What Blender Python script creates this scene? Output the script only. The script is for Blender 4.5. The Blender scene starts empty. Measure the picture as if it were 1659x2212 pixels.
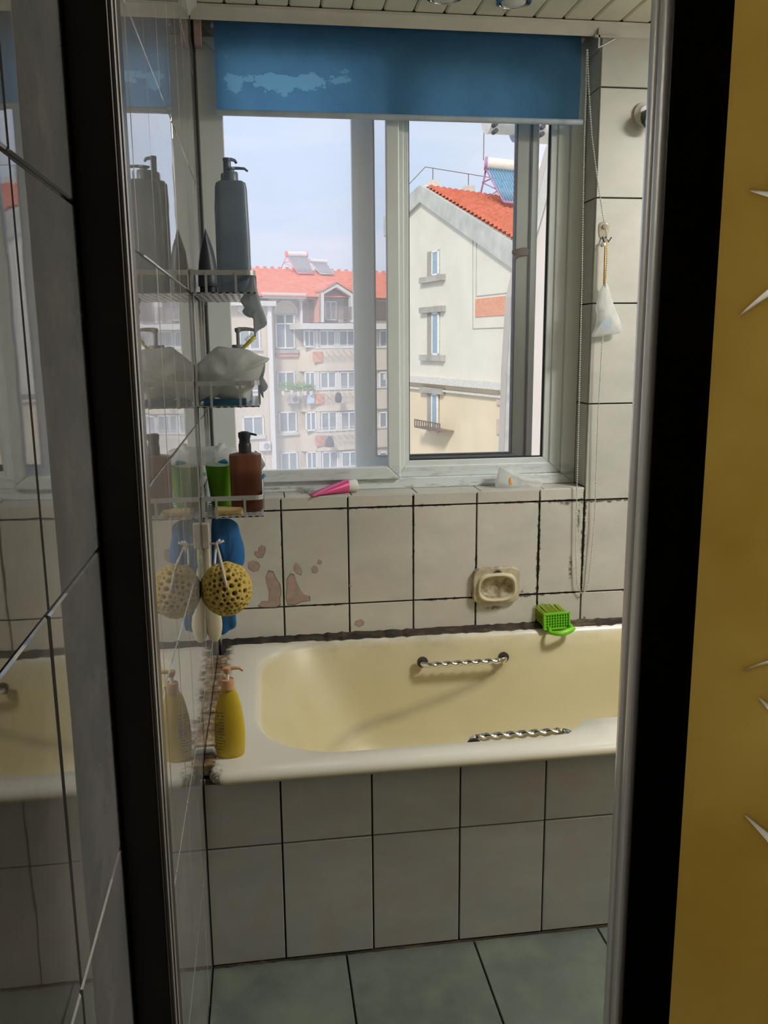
import bpy, math, random
from mathutils import Vector, Matrix, noise as mn
random.seed(7)
PI = math.pi
S = bpy.context.scene
COL = S.collection

# ------------------------------------------------------------------ camera
H = 1.367                                    # lens height above the bathroom floor
F = 1848.0; CX, CY = 829.5, 1106.0           # focal length and centre for the 1659 x 2212 frame
ey = Vector((560 - CX, 745 - CY, F)).normalized()
ex = Vector((14200 - CX, 630 - CY, F)).normalized()
ex = (ex - ey * ex.dot(ey)).normalized()
ez = ex.cross(ey)
if ez.y > 0: ez = -ez
RW = Matrix((ex, ey, ez))
cam = bpy.data.cameras.new('camera'); co = bpy.data.objects.new('camera', cam); COL.objects.link(co)
right = RW @ Vector((1, 0, 0)); up = RW @ Vector((0, -1, 0)); back = RW @ Vector((0, 0, -1))
m = Matrix((right, up, back)).transposed().to_4x4(); m.translation = (0, 0, H)
co.matrix_world = m
cam.sensor_fit = 'VERTICAL'; cam.sensor_height = 36; cam.lens = F / 2212 * 36
cam.clip_start = .02; cam.clip_end = 400
S.camera = co

# ------------------------------------------------------------------ view and world
S.view_settings.view_transform = 'Standard'; S.view_settings.look = 'None'
S.view_settings.gamma = 1; S.view_settings.use_curve_mapping = False
S.view_settings.exposure = 0.0
W = bpy.data.worlds.new('sky'); S.world = W; W.use_nodes = True
wt = W.node_tree; wt.nodes.clear()
def wn(t, **k):
    n = wt.nodes.new(t)
    for a, b in k.items(): setattr(n, a, b)
    return n
tc = wn('ShaderNodeTexCoord'); mp = wn('ShaderNodeMapping'); mp.inputs['Scale'].default_value = (1.6, 1.6, 9)
nz = wn('ShaderNodeTexNoise'); nz.inputs['Scale'].default_value = 1.7; nz.inputs['Detail'].default_value = 6; nz.inputs['Roughness'].default_value = .55
rp = wn('ShaderNodeValToRGB')
rp.color_ramp.elements[0].position = .38; rp.color_ramp.elements[0].color = (.60, .72, .93, 1)
rp.color_ramp.elements[1].position = .66; rp.color_ramp.elements[1].color = (.80, .81, .93, 1)
bg = wn('ShaderNodeBackground'); bg.inputs['Strength'].default_value = 1.2
wo = wn('ShaderNodeOutputWorld')
wt.links.new(tc.outputs['Generated'], mp.inputs['Vector']); wt.links.new(mp.outputs[0], nz.inputs['Vector'])
wt.links.new(nz.outputs['Fac'], rp.inputs[0]); wt.links.new(rp.outputs[0], bg.inputs['Color']); wt.links.new(bg.outputs[0], wo.inputs[0])
sun = bpy.data.lights.new('sun', 'SUN'); sun.energy = 3.2; sun.angle = .15; sun.color = (1, .95, .88)
so = bpy.data.objects.new('sun', sun); COL.objects.link(so)
so.rotation_euler = Vector((-.33, -.75, .62)).to_track_quat('Z', 'Y').to_euler()
# added lamp, out of view, to brighten the bathroom (its housing is built further down)
FILL_LAMP = (1.80, 1.50, 2.225)
al = bpy.data.lights.new('fill_lamp_light', 'AREA'); al.shape = 'SQUARE'; al.size = .34; al.energy = 36; al.color = (1, .97, .91)
ao = bpy.data.objects.new('fill_lamp_light', al); COL.objects.link(ao); ao.location = (FILL_LAMP[0], FILL_LAMP[1], FILL_LAMP[2] - .02)

# ------------------------------------------------------------------ placement helpers
def ray(px, py): return RW @ Vector((px - CX, py - CY, F))
def onY(px, py, Y): d = ray(px, py); d = d * (Y / d.y); return Vector((d.x, d.y, d.z + H))
def onX(px, py, X): d = ray(px, py); d = d * (X / d.x); return Vector((d.x, d.y, d.z + H))
def onZ(px, py, Z): d = ray(px, py); d = d * ((Z - H) / d.z); return Vector((d.x, d.y, d.z + H))

# ------------------------------------------------------------------ material helpers
class NT:
    def __init__(s, name):
        s.m = bpy.data.materials.new(name); s.m.use_nodes = True
        s.t = s.m.node_tree; s.b = s.t.nodes['Principled BSDF']; s.out = s.t.nodes['Material Output']
    def n(s, t, **k):
        nd = s.t.nodes.new(t)
        for a, b in k.items(): setattr(nd, a, b)
        return nd
    def l(s, a, b): s.t.links.new(a, b)
    def val(s, v):
        n = s.n('ShaderNodeValue'); n.outputs[0].default_value = v; return n.outputs[0]
    def math(s, op, a, b=None, c=None, clamp=False):
        n = s.n('ShaderNodeMath', operation=op); n.use_clamp = clamp
        for i, v in enumerate((a, b, c)):
            if v is None: continue
            if isinstance(v, (int, float)): n.inputs[i].default_value = v
            else: s.l(v, n.inputs[i])
        return n.outputs[0]
    def noise(s, scale, detail=4, rough=.55, vec=None, sc=(1, 1, 1)):
        n = s.n('ShaderNodeTexNoise'); n.inputs['Scale'].default_value = scale
        n.inputs['Detail'].default_value = detail; n.inputs['Roughness'].default_value = rough
        v = vec or s.pos()
        if sc != (1, 1, 1):
            mp = s.n('ShaderNodeMapping'); mp.inputs['Scale'].default_value = sc; s.l(v, mp.inputs['Vector']); v = mp.outputs[0]
        s.l(v, n.inputs['Vector']); return n.outputs['Fac']
    def pos(s):
        if not hasattr(s, '_p'): s._p = s.n('ShaderNodeNewGeometry').outputs['Position']
        return s._p
    def obj(s):
        if not hasattr(s, '_o'): s._o = s.n('ShaderNodeTexCoord').outputs['Object']
        return s._o
    def xyz(s, v):
        n = s.n('ShaderNodeSeparateXYZ'); s.l(v, n.inputs[0]); return n.outputs
    def ramp(s, f, stops):
        n = s.n('ShaderNodeValToRGB'); cr = n.color_ramp
        while len(cr.elements) < len(stops): cr.elements.new(.5)
        for e, (p, c) in zip(cr.elements, stops): e.position = p; e.color = (*c, 1) if len(c) == 3 else c
        s.l(f, n.inputs[0]); return n.outputs[0]
    def mix(s, f, a, b):
        n = s.n('ShaderNodeMix', data_type='RGBA')
        for i, v in ((0, f), (6, a), (7, b)):
            if isinstance(v, (int, float)): n.inputs[i].default_value = v
            elif isinstance(v, tuple): n.inputs[i].default_value = (*v, 1)
            else: s.l(v, n.inputs[i])
        return n.outputs[2]
    def bump(s, h, strength=.3, dist=.002):
        n = s.n('ShaderNodeBump'); n.inputs['Strength'].default_value = strength; n.inputs['Distance'].default_value = dist
        s.l(h, n.inputs['Height']); s.l(n.outputs[0], s.b.inputs['Normal']); return n
    def set(s, **k):
        for a, v in k.items():
            i = s.b.inputs[a.replace('_', ' ')]
            if isinstance(v, (int, float)): i.default_value = v
            elif isinstance(v, tuple): i.default_value = (*v, 1) if len(v) == 3 else v
            else: s.l(v, i)
        return s

def plain(name, c, rough=.5, metal=0., var=.12, vs=12., bump=0., bs=80., **k):
    t = NT(name); f = t.noise(vs, 3, vec=t.obj())
    lo = tuple(x * (1 - var) for x in c); hi = tuple(min(1, x * (1 + var)) for x in c)
    t.set(Base_Color=t.ramp(f, [(.3, lo), (.7, hi)]), Roughness=rough, Metallic=metal, **k)
    if bump: t.bump(t.noise(bs, 4, vec=t.obj()), bump)
    return t.m

def sheet(name, c, transp=.3, transl=.5, rough=.4, var=.1):      # thin plastic film or fabric
    t = NT(name); f = t.noise(25, 4, vec=t.obj())
    col = t.ramp(f, [(.3, tuple(x * (1 - var) for x in c)), (.7, tuple(min(1, x * (1 + var)) for x in c))])
    t.set(Base_Color=col, Roughness=rough)
    tl = t.n('ShaderNodeBsdfTranslucent'); t.l(col, tl.inputs[0])
    m1 = t.n('ShaderNodeMixShader'); m1.inputs[0].default_value = transl; t.l(t.b.outputs[0], m1.inputs[1]); t.l(tl.outputs[0], m1.inputs[2])
    tr = t.n('ShaderNodeBsdfTransparent'); m2 = t.n('ShaderNodeMixShader'); m2.inputs[0].default_value = transp
    t.l(m1.outputs[0], m2.inputs[1]); t.l(tr.outputs[0], m2.inputs[2]); t.l(m2.outputs[0], t.out.inputs[0])
    t.bump(t.noise(40, 5, vec=t.obj()), .5, .004)
    return t.m

def tile_mat(name, lo, hi, rough, wob=.0006, stains=None, tint=None, rvar=.05):
    t = NT(name); p = t.pos()
    f = t.noise(5, 6, .65, sc=(1, 1, 1.8))
    f2 = t.noise(11, 4, .6)
    col = t.ramp(f, [(.3, lo), (.7, hi)])
    if tint: col = t.mix(t.ramp(f2, [(.45, (0, 0, 0)), (.7, (.8, .8, .8))]), col, tint)
    ri = t.n('ShaderNodeObjectInfo').outputs['Random']
    hsv = t.n('ShaderNodeHueSaturation'); t.l(t.math('MULTIPLY_ADD', ri, rvar * 2, 1 - rvar), hsv.inputs['Value']); t.l(col, hsv.inputs['Color'])
    col = hsv.outputs[0]; rg = rough
    if stains:
        mk = stains(t)
        col = t.mix(mk, col, (.035, .024, .016)); rg = t.math('MULTIPLY_ADD', mk, .6, rough)
    t.set(Base_Color=col, Roughness=rg)
    t.bump(t.noise(9, 2, .4), 1.0, wob)
    return t.m

def joint_stains(t, xj, zj, w=.006):
    """mould that grows out of the joints: near a joint and where the noise is high"""
    x, y, z = t.xyz(t.pos())
    d = None
    for a in xj:
        e = t.math('ABSOLUTE', t.math('SUBTRACT', x, a)); d = e if d is None else t.math('MINIMUM', d, e)
    for a, k in zj:
        e = t.math('MULTIPLY', t.math('ABSOLUTE', t.math('SUBTRACT', z, a)), k); d = t.math('MINIMUM', d, e)
    n1 = t.noise(60, 5, .7); n2 = t.noise(3.5, 2, .5)
    g = t.math('MULTIPLY_ADD', x, .9, -.25, clamp=True)                      # wetter end of the wall
    amt = t.math('MULTIPLY', t.math('MULTIPLY_ADD', g, .8, .45), t.math('MULTIPLY_ADD', n2, 2.4, -.55, clamp=True))
    reach = t.math('MULTIPLY', t.math('MULTIPLY', n1, n1), t.math('MULTIPLY', amt, w * 3.6))
    return t.math('MULTIPLY', t.math('SUBTRACT', reach, d), 900, clamp=True)

# ------------------------------------------------------------------ mesh helpers
class MB:
    def __init__(s): s.v = []; s.f = []
    def add(s, vs, fs):
        o = len(s.v); s.v += [tuple(v) for v in vs]; s.f += [tuple(i + o for i in f) for f in fs]; return s
    def box(s, x0, x1, y0, y1, z0, z1):
        vs = [(x, y, z) for x in (x0, x1) for y in (y0, y1) for z in (z0, z1)]
        return s.add(vs, [(0, 1, 3, 2), (4, 6, 7, 5), (0, 4, 5, 1), (2, 3, 7, 6), (0, 2, 6, 4), (1, 5, 7, 3)])
    def prism(s, pts, axis, a, b):
        """polygon in the plane across axis, extruded from a to b. pts are the two other coordinates in order"""
        def mk(p, q):
            return {'x': (q, p[0], p[1]), 'y': (p[0], q, p[1]), 'z': (p[0], p[1], q)}[axis]
        n = len(pts); vs = [mk(p, a) for p in pts] + [mk(p, b) for p in pts]
        return s.add(vs, [tuple(range(n)), tuple(range(2 * n - 1, n - 1, -1))] + [(i, i + n, (i + 1) % n + n, (i + 1) % n) for i in range(n)])
    def loft(s, rings, cap0=True, cap1=True):
        n = len(rings[0]); vs = [v for r in rings for v in r]; fs = []
        for k in range(len(rings) - 1):
            for i in range(n):
                j = (i + 1) % n; fs.append((k * n + i, k * n + j, (k + 1) * n + j, (k + 1) * n + i))
        if cap0: fs.append(tuple(range(n - 1, -1, -1)))
        if cap1: fs.append(tuple((len(rings) - 1) * n + i for i in range(n)))
        return s.add(vs, fs)
    def cyl(s, c, r, h, axis='z', n=24, r2=None):
        r2 = r if r2 is None else r2; c = Vector(c); R = []
        for (rr, q) in ((r, 0), (r2, h)):
            ring = []
            for i in range(n):
                a = 2 * PI * i / n; u, w = rr * math.cos(a), rr * math.sin(a)
                ring.append(c + Vector({'z': (u, w, q), 'y': (w, q, u), 'x': (q, u, w)}[axis]))
            R.append(ring)
        return s.loft(R)
    def lathe(s, c, prof, n=28, ry=1.0, sq=None):
        """prof: (r, z) pairs; sq gives a superellipse exponent for squarish bottles"""
        c = Vector(c); R = []
        for r, z in prof:
            ring = []
            for i in range(n):
                a = 2 * PI * i / n; ca, sa = math.cos(a), math.sin(a)
                if sq: ca = math.copysign(abs(ca) ** (2 / sq), ca); sa = math.copysign(abs(sa) ** (2 / sq), sa)
                ring.append(c + Vector((r * ca, r * ry * sa, z)))
            R.append(ring)
        return s.loft(R)
    def tube(s, pts, r, n=8, cap=True, rf=None):
        P = [Vector(p) for p in pts]; R = []; pu = None
        for i, p in enumerate(P):
            d = (P[min(i + 1, len(P) - 1)] - P[max(i - 1, 0)]).normalized()
            if pu is None: pu = d.orthogonal().normalized()
            else: pu = (pu - d * pu.dot(d)).normalized()
            w = d.cross(pu); rr = rf(i / max(1, len(P) - 1)) if rf else r
            R.append([p + (pu * math.cos(2 * PI * k / n) + w * math.sin(2 * PI * k / n)) * rr for k in range(n)])
        return s.loft(R, cap, cap)
    def sphere(s, c, r, n=12, sc=(1, 1, 1)):
        c = Vector(c); R = []
        for k in range(1, n):
            t = PI * k / n
            R.append([c + Vector((r * sc[0] * math.sin(t) * math.cos(2 * PI * i / (2 * n)), r * sc[1] * math.sin(t) * math.sin(2 * PI * i / (2 * n)), -r * sc[2] * math.cos(t))) for i in range(2 * n)])
        return s.loft(R)
    def pillow(s, pts, y, d, rings=7, jit=0., seed=0, sub=3, k=.5):
        """outline (x, z) about a centre, swelling to half-depth d in y on both sides"""
        P = []
        n0 = len(pts)
        for i in range(n0):                                    # smooth closed outline
            p0, p1, p2, p3 = (Vector(pts[(i + q) % n0]) for q in (-1, 0, 1, 2))
            for j in range(sub):
                t = j / sub
                P.append(.5 * ((2 * p1) + (p2 - p0) * t + (2 * p0 - 5 * p1 + 4 * p2 - p3) * t * t + (3 * p1 - p0 - 3 * p2 + p3) * t ** 3))
        c = sum(P, Vector((0, 0))) / len(P); R = []
        ts = [math.sin(PI / 2 * q / rings) for q in range(rings + 1)]
        seq = [(t, -1) for t in ts[1:]] + [(t, 1) for t in reversed(ts[1:-1])]
        for t, sg in seq:
            ring = []
            for p in P:
                q = c + (p - c) * t; dd = d * (1 - t * t) ** k
                nn = mn.noise(Vector((q.x * 30 + seed, q.y * 30, seed))) * jit + mn.noise(Vector((q.x * 90, q.y * 90 + seed, seed))) * jit * .4
                ring.append((q.x, y + sg * dd + nn * (1 - t * .5), q.y))
            R.append(ring)
        return s.loft(R)
    def build(s, name, mat, parent=None, smooth=False, bev=0., loc=None, seg=2, angle=40):
        me = bpy.data.meshes.new(name); me.from_pydata([tuple(v) for v in s.v], [], s.f); me.validate(); me.update()
        if mat: me.materials.append(mat)
        o = bpy.data.objects.new(name, me); COL.objects.link(o)
        if parent: o.parent = parent
        if loc: o.location = loc
        import bmesh
        bm = bmesh.new(); bm.from_mesh(me); bmesh.ops.recalc_face_normals(bm, faces=bm.faces); bm.to_mesh(me); bm.free()
        if smooth:
            for p in me.polygons: p.use_smooth = True
            if smooth == 'auto': me.set_sharp_from_angle(angle=math.radians(35))
        if bev:
            b = o.modifiers.new('bevel', 'BEVEL'); b.width = bev; b.segments = seg; b.limit_method = 'ANGLE'; b.angle_limit = math.radians(angle)
        return o

def empty(name, loc=(0, 0, 0), rz=0):
    o = bpy.data.objects.new(name, None); COL.objects.link(o); o.location = loc; o.rotation_euler = (0, 0, rz); o.empty_display_size = .05; return o
def tag(o, label, cat, group=None, kind=None):
    o['label'] = label; o['category'] = cat
    if group: o['group'] = group
    if kind: o['kind'] = kind
    return o
def struct(o): o['kind'] = 'structure'; return o
def stuff(o): o['kind'] = 'stuff'; return o

# ------------------------------------------------------------------ materials
XJ = [.0466, .2466, .4466, .6452, .8455, .991]
ZB = .882; ZT = .922; ZM = .583
SPOTS = [(1232, 1225, 9, 60), (1250, 1120, 8, 60), (1222, 1085, 28, 14), (1196, 1322, 30, 14), (1172, 1312, 12, 24), (1068, 1312, 48, 9), (1128, 1282, 8, 18), (1020, 1285, 5, 26), (1235, 1279, 34, 7), (1262, 1335, 7, 10), (1140, 1352, 20, 12)]
def st_back(t):
    m_ = joint_stains(t, XJ, [(ZB, .75), (ZM, .9)], .007)
    x, y, z = t.xyz(t.pos()); n1 = t.noise(120, 5, .75); k = 2.52 / F
    for px, py, rx, rz in SPOTS:
        c = onY(px, py, 2.52)
        e = t.math('ADD', t.math('POWER', t.math('MULTIPLY', t.math('SUBTRACT', x, c.x), 1 / (rx * k)), 2), t.math('POWER', t.math('MULTIPLY', t.math('SUBTRACT', z, c.z), 1 / (rz * k)), 2))
        g = t.math('SUBTRACT', 1, e, clamp=True)
        m_ = t.math('MAXIMUM', m_, t.math('MULTIPLY', t.math('SUBTRACT', t.math('MULTIPLY', g, n1), .34), 4.5, clamp=True))
    return t.math('MINIMUM', m_, .85)
M = {}
M['tile_back'] = tile_mat('white_marbled_wall_tile', (.50, .50, .46), (.63, .62, .57), .22, .0003, st_back, (.60, .54, .50))
M['tile_right'] = tile_mat('white_wall_tile', (.47, .47, .43), (.58, .575, .525), .42, .0003, None)
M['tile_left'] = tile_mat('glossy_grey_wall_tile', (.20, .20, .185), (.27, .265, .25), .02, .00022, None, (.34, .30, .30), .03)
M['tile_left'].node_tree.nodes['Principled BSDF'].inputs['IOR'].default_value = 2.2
M['tile_apron'] = tile_mat('grey_marbled_tub_tile', (.56, .58, .57), (.70, .70, .68), .25, .0003, None, (.66, .56, .53))
M['tile_floor'] = tile_mat('grey_green_floor_tile', (.10, .12, .105), (.165, .185, .16), .35, .0003, None, (.17, .21, .16))
M['grout_dark'] = plain('dark_mouldy_grout', (.05, .042, .034), .9, var=.5, vs=20)
M['grout_light'] = plain('grey_grout', (.30, .28, .25), .8, var=.4, vs=20)
M['plaster'] = plain('plaster', (.6, .58, .53), .8)
M['dark_wall'] = plain('dim_hall_paint', (.30, .27, .22), .85)
M['ceiling'] = plain('cream_ceiling_strip', (.76, .73, .58), .35, var=.05)
M['trim_white'] = plain('white_plastic_moulding', (.62, .60, .55), .3, var=.06)
def frame_mat(name, c):
    t = NT(name); f = t.noise(6, 4); x, y, z = t.xyz(t.pos())
    base = t.ramp(f, [(.3, tuple(v * .93 for v in c)), (.7, c)])
    low = t.math('MULTIPLY_ADD', z, -14, 14.1, clamp=True)              # grime collects on the lowest rails
    d = t.math('MULTIPLY', t.math('MULTIPLY', t.ramp(t.noise(45, 6, .7, sc=(.35, 1, 1.6)), [(.50, (0, 0, 0)), (.68, (1, 1, 1))]), low), .7)
    t.set(Base_Color=t.mix(d, base, (.16, .13, .10)), Roughness=.35)
    return t.m
M['frame'] = frame_mat('white_window_plastic', (.74, .80, .81))
M['gasket'] = plain('black_rubber', (.02, .02, .03), .6)
M['alu_dark'] = plain('dark_brown_door_aluminium', (.055, .045, .035), .38, .15)
M['alu_edge'] = plain('pale_door_aluminium', (.40, .36, .33), .3, .35, var=.05)
M['steel'] = plain('brushed_shelf_metal', (.50, .51, .50), .4, .5, var=.06)
M['chrome'] = plain('chrome', (.75, .75, .77), .12, 1., var=.03)
M['black'] = plain('black_plastic', (.02, .025, .035), .4)
M['white_plastic'] = plain('white_plastic', (.75, .73, .68), .35)
M['pump_tan'] = plain('tan_pump_plastic', (.58, .32, .16), .38)
M['film'] = sheet('frosted_bag_film', (.88, .90, .90), .34, .45)
M['film_dense'] = sheet('grey_bag_film', (.60, .63, .62), .06, .35)
M['film_grey'] = sheet('thin_grey_cloth', (.42, .47, .50), .12, .45)

t = NT('window_glass'); g = t.n('ShaderNodeBsdfGlossy'); g.inputs['Roughness'].default_value = .02
tr = t.n('ShaderNodeBsdfTransparent'); tr.inputs[0].default_value = (.985, .99, .985, 1); fr = t.n('ShaderNodeFresnel'); fr.inputs[0].default_value = 1.45
mx = t.n('ShaderNodeMixShader'); t.l(fr.outputs[0], mx.inputs[0]); t.l(tr.outputs[0], mx.inputs[1]); t.l(g.outputs[0], mx.inputs[2]); t.l(mx.outputs[0], t.out.inputs[0])
M['glass'] = t.m
# insect mesh: far finer than a pixel, so a part-open pale veil that is denser toward the bottom
t = NT('insect_mesh_veil'); tl = t.n('ShaderNodeBsdfTranslucent'); tl.inputs[0].default_value = (.95, .94, .94, 1)
df = t.n('ShaderNodeBsdfDiffuse'); df.inputs[0].default_value = (.6, .6, .6, 1)
m1 = t.n('ShaderNodeMixShader'); m1.inputs[0].default_value = .9; t.l(df.outputs[0], m1.inputs[1]); t.l(tl.outputs[0], m1.inputs[2])
x, y, z = t.xyz(t.pos())
cov = t.math('ADD', t.math('MULTIPLY_ADD', z, -.15, .44), t.math('MULTIPLY_ADD', t.noise(4, 3), .12, -.06))
tr = t.n('ShaderNodeBsdfTransparent'); m2 = t.n('ShaderNodeMixShader'); t.l(cov, m2.inputs[0]); t.l(tr.outputs[0], m2.inputs[1]); t.l(m1.outputs[0], m2.inputs[2])
t.l(m2.outputs[0], t.out.inputs[0]); M['mesh'] = t.m

# ------------------------------------------------------------------ room shell
XL = -.152; YB = 2.52; YW = 2.62; XR = 2.05; ZC = 2.25; YF = 1.72; YD = .80
G = .004; TH = .008
def tile_mesh(w, h, th, bev, mat):
    """upright tile: front face toward -y, origin at its lower left back corner, chamfered edge"""
    k = 'tile_%.4f_%.4f_%s' % (w, h, mat.name)
    if k in bpy.data.meshes: return bpy.data.meshes[k]
    b = bev
    vs = [(0, 0, 0), (w, 0, 0), (w, 0, h), (0, 0, h), (0, -th + b, 0), (w, -th + b, 0), (w, -th + b, h), (0, -th + b, h),
          (b, -th, b), (w - b, -th, b), (w - b, -th, h - b), (b, -th, h - b)]
    fs = [(8, 9, 10, 11), (4, 5, 9, 8), (5, 6, 10, 9), (6, 7, 11, 10), (7, 4, 8, 11), (0, 1, 5, 4), (1, 2, 6, 5), (2, 3, 7, 6), (3, 0, 4, 7), (3, 2, 1, 0)]
    me = bpy.data.meshes.new(k); me.from_pydata(vs, [], fs); me.update(); me.materials.append(mat); return me
def tiles(parent, us, vs, place, rot, mat, bev=.0012, g=G, tilt=0., skip=None, th=TH):
    for i in range(len(us) - 1):
        for j in range(len(vs) - 1):
            if skip and skip((us[i] + us[i + 1]) / 2, (vs[j] + vs[j + 1]) / 2): continue
            w = us[i + 1] - us[i] - g; h = vs[j + 1] - vs[j] - g
            o = bpy.data.objects.new('tile', tile_mesh(round(w, 4), round(h, 4), th, bev, mat)); COL.objects.link(o); o.parent = parent
            o.location = place(us[i] + g / 2, vs[j] + g / 2)
            o.rotation_euler = (rot[0] + random.gauss(0, tilt), rot[1], rot[2] + random.gauss(0, tilt))
def lv(a, b, step, ref):
    """joint positions from a to b on a raster through ref"""
    out = [a]; k = math.ceil((a + .004 - ref) / step)
    while ref + k * step < b - .004: out.append(ref + k * step); k += 1
    return out + [b]

# left wall, runs on through the doorway to the hall
wl = struct(MB().box(XL - .12, XL - TH, -1.6, 2.80, 0, 2.5).build('wall_left', M['grout_light']))
ZL = [0, .285, .585, .884, 1.184, 1.487, 1.790, 2.092, ZC + .01]
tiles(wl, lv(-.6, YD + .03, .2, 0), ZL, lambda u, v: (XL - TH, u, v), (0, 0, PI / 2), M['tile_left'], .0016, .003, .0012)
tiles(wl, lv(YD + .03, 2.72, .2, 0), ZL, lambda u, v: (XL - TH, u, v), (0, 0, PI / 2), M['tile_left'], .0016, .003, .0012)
# back wall with the window recess
wb = struct(MB().box(XL - .12, XR + .12, YB + TH, 2.80, 0, .908).box(.991 + TH, XR + .12, YB + TH, 2.80, .908, 2.5)
            .box(XL - .12, .991 + TH, YB + .04, 2.80, 2.252, 2.5).build('wall_back', M['grout_dark']))
tiles(wb, [XL] + XJ + [1.191, 1.391, 1.591, 1.791, XR], [.285, ZM, ZB], lambda u, v: (u, YB + TH, v), (0, 0, 0), M['tile_back'], g=.005)
tiles(wb, [XL] + XJ, [ZB, ZT], lambda u, v: (u, YB + TH, v), (0, 0, 0), M['tile_back'], g=.005)
tiles(wb, [.991, 1.191, 1.391, 1.591, 1.791, XR], [ZB, 1.181, 1.481, 1.782, 2.083, ZC], lambda u, v: (u, YB + TH, v), (0, 0, 0), M['tile_right'])
# sill tiles lie flat, reveal tiles face the opening
tiles(wb, [XL] + [x + .012 for x in XJ[:-1]] + [.991], [YB + .001, YW + .03], lambda u, v: (u, v, ZT - TH), (-PI / 2, 0, 0), M['tile_right'], g=.003)
tiles(wb, [YB + .001, YW + .03], [ZT, 1.181, 1.481, 1.782, 2.083, ZC], lambda u, v: (.991 + TH, u + .13, v), (0, 0, -PI / 2), M['tile_right'], g=.003) if False else None
for a, b in zip([ZT, 1.181, 1.481, 1.782, 2.083], [1.181, 1.481, 1.782, 2.083, ZC]):
    me = tile_mesh(.12, round(b - a - .004, 4), TH, .0012, M['tile_right'])
    o = bpy.data.objects.new('tile', me); COL.objects.link(o); o.parent = wb
    o.location = (.991 + TH, YB + .13, a + .002); o.rotation_euler = (0, 0, -PI / 2)
# remaining walls of the bathroom and the hall
struct(MB().box(XR, XR + .12, YD - .02, 2.80, 0, 2.5).build('wall_right', M['tile_right']))
wf = struct(MB().box(1.05, XR + .12, YD - .05, YD + .05, 0, 2.5).box(XL - .12, 1.05, YD - .05, YD + .06, 2.32, 2.5).build('wall_front', M['dark_wall']))
struct(MB().box(1.9, 2.02, -1.6, YD - .05, -.02, 2.5).build('wall_hall_right', M['dark_wall']))
struct(MB().box(XL - .12, 2.02, -1.72, -1.6, -.02, 2.5).build('wall_hall_back', M['dark_wall']))
# floor
fl = struct(MB().box(XL - .12, XR + .12, -1.6, 2.80, -.10, -TH).build('floor', M['grout_dark']))
fx = lv(XL, XR, .2985, .148); fy = lv(-1.2, YF + .03, .3, 1.70)
tiles(fl, [XL, .148, .446, .747, 1.045, 1.345, 1.645, XR], [YD + .07, 1.10, 1.40, YF + .02], lambda u, v: (u, v, -TH), (-PI / 2, 0, 0), M['tile_floor'], g=.004)
# ceiling strips
cl = struct(MB().box(XL - .12, XR + .12, YD + .05, 2.80, ZC + .012, ZC + .10).build('ceiling', M['black']))
struct(MB().box(XL - .12, 2.02, -1.72, YD + .05, 2.42, 2.5).build('ceiling_hall', M['dark_wall']))
x0 = -.060 - .0845
k = 0
while x0 + .0845 * k < XR:
    a = x0 + .0845 * k
    o = MB().prism([(a + .0015, ZC + .004), (a + .006, ZC - .0005), (a + .0785, ZC - .0005), (a + .083, ZC + .004), (a + .083, ZC + .011), (a + .0015, ZC + .011)], 'y', YD + .06, 2.50).build('plank', M['ceiling'], cl)
    k += 1
# cornice moulding: along the back wall and along the left wall
prof = [(0, 0), (-.004, .004), (-.006, .012), (-.016, .022), (-.022, .026), (-.022, .033), (0, .033)]
struct(MB().prism([(2.519 + a, 2.214 + b) for a, b in prof], 'x', XL + .002, XR).build('trim_1', M['trim_white'], smooth='auto'))
struct(MB().prism([(XL - a, 2.214 + b) for a, b in prof], 'y', YD + .06, 2.496).build('trim_2', M['trim_white'], smooth='auto'))

# apron wall that carries the bathtub
ap = struct(MB().box(XL, 1.62, YF + TH, YF + .05, 0, .44).build('wall_tub_apron', M['grout_dark']))
tiles(ap, [XL, .0115, .2115, .411, .610, .810, 1.01, 1.21, 1.41, 1.61], [.004, .291, .457], lambda u, v: (u, YF + TH, v), (0, 0, 0), M['tile_apron'], g=.004, tilt=.002)

# ------------------------------------------------------------------ window
win = struct(empty('window_1', (.42, 2.64, ZT)))
def wpart(mb, name, mat, parent=None, bev=.003, **k):
    mb.v = [(x - .42, y - 2.64, z - ZT) for x, y, z in mb.v]
    return mb.build(name, mat, parent or win, bev=bev, **k)
def frame(x0, x1, z0, z1, l, r, b, tp, y0, y1):
    q = MB(); q.prism([(x0, z0), (x0 + l, z0 + b), (x0 + l, z1 - tp), (x0, z1)], 'y', y0, y1)
    q.prism([(x1, z0), (x1, z1), (x1 - r, z1 - tp), (x1 - r, z0 + b)], 'y', y0, y1)
    q.prism([(x0, z0), (x1, z0), (x1 - r, z0 + b), (x0 + l, z0 + b)], 'y', y0, y1)
    q.prism([(x0, z1), (x0 + l, z1 - tp), (x1 - r, z1 - tp), (x1, z1)], 'y', y0, y1)
    return q
wpart(frame(XL, .990, ZT, ZC, .060, .044, .033, .05, 2.612, 2.71), 'outer_frame', M['frame'])
wpart(MB().box(.400, .425, 2.622, 2.70, .95, 2.2), 'mullion', M['frame'])
# fixed right sash: stiles, rails, stepped inner lip, gasket and pane
wpart(frame(.415, .947, .955, 2.20, .024, .038, .034, .05, 2.626, 2.66), 'right_sash_frame', M['frame'])
wpart(frame(.437, .911, .986, 2.152, .017, .022, .020, .02, 2.632, 2.662), 'right_sash_lip', M['frame'], bev=.002)
wpart(frame(.453, .892, 1.004, 2.134, .0045, .0065, .0055, .006, 2.640, 2.652), 'gasket', M['gasket'], bev=0)
wpart(MB().box(.455, .89, 2.645, 2.649, 1.006, 2.132), 'pane', M['glass'], bev=0)
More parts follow.
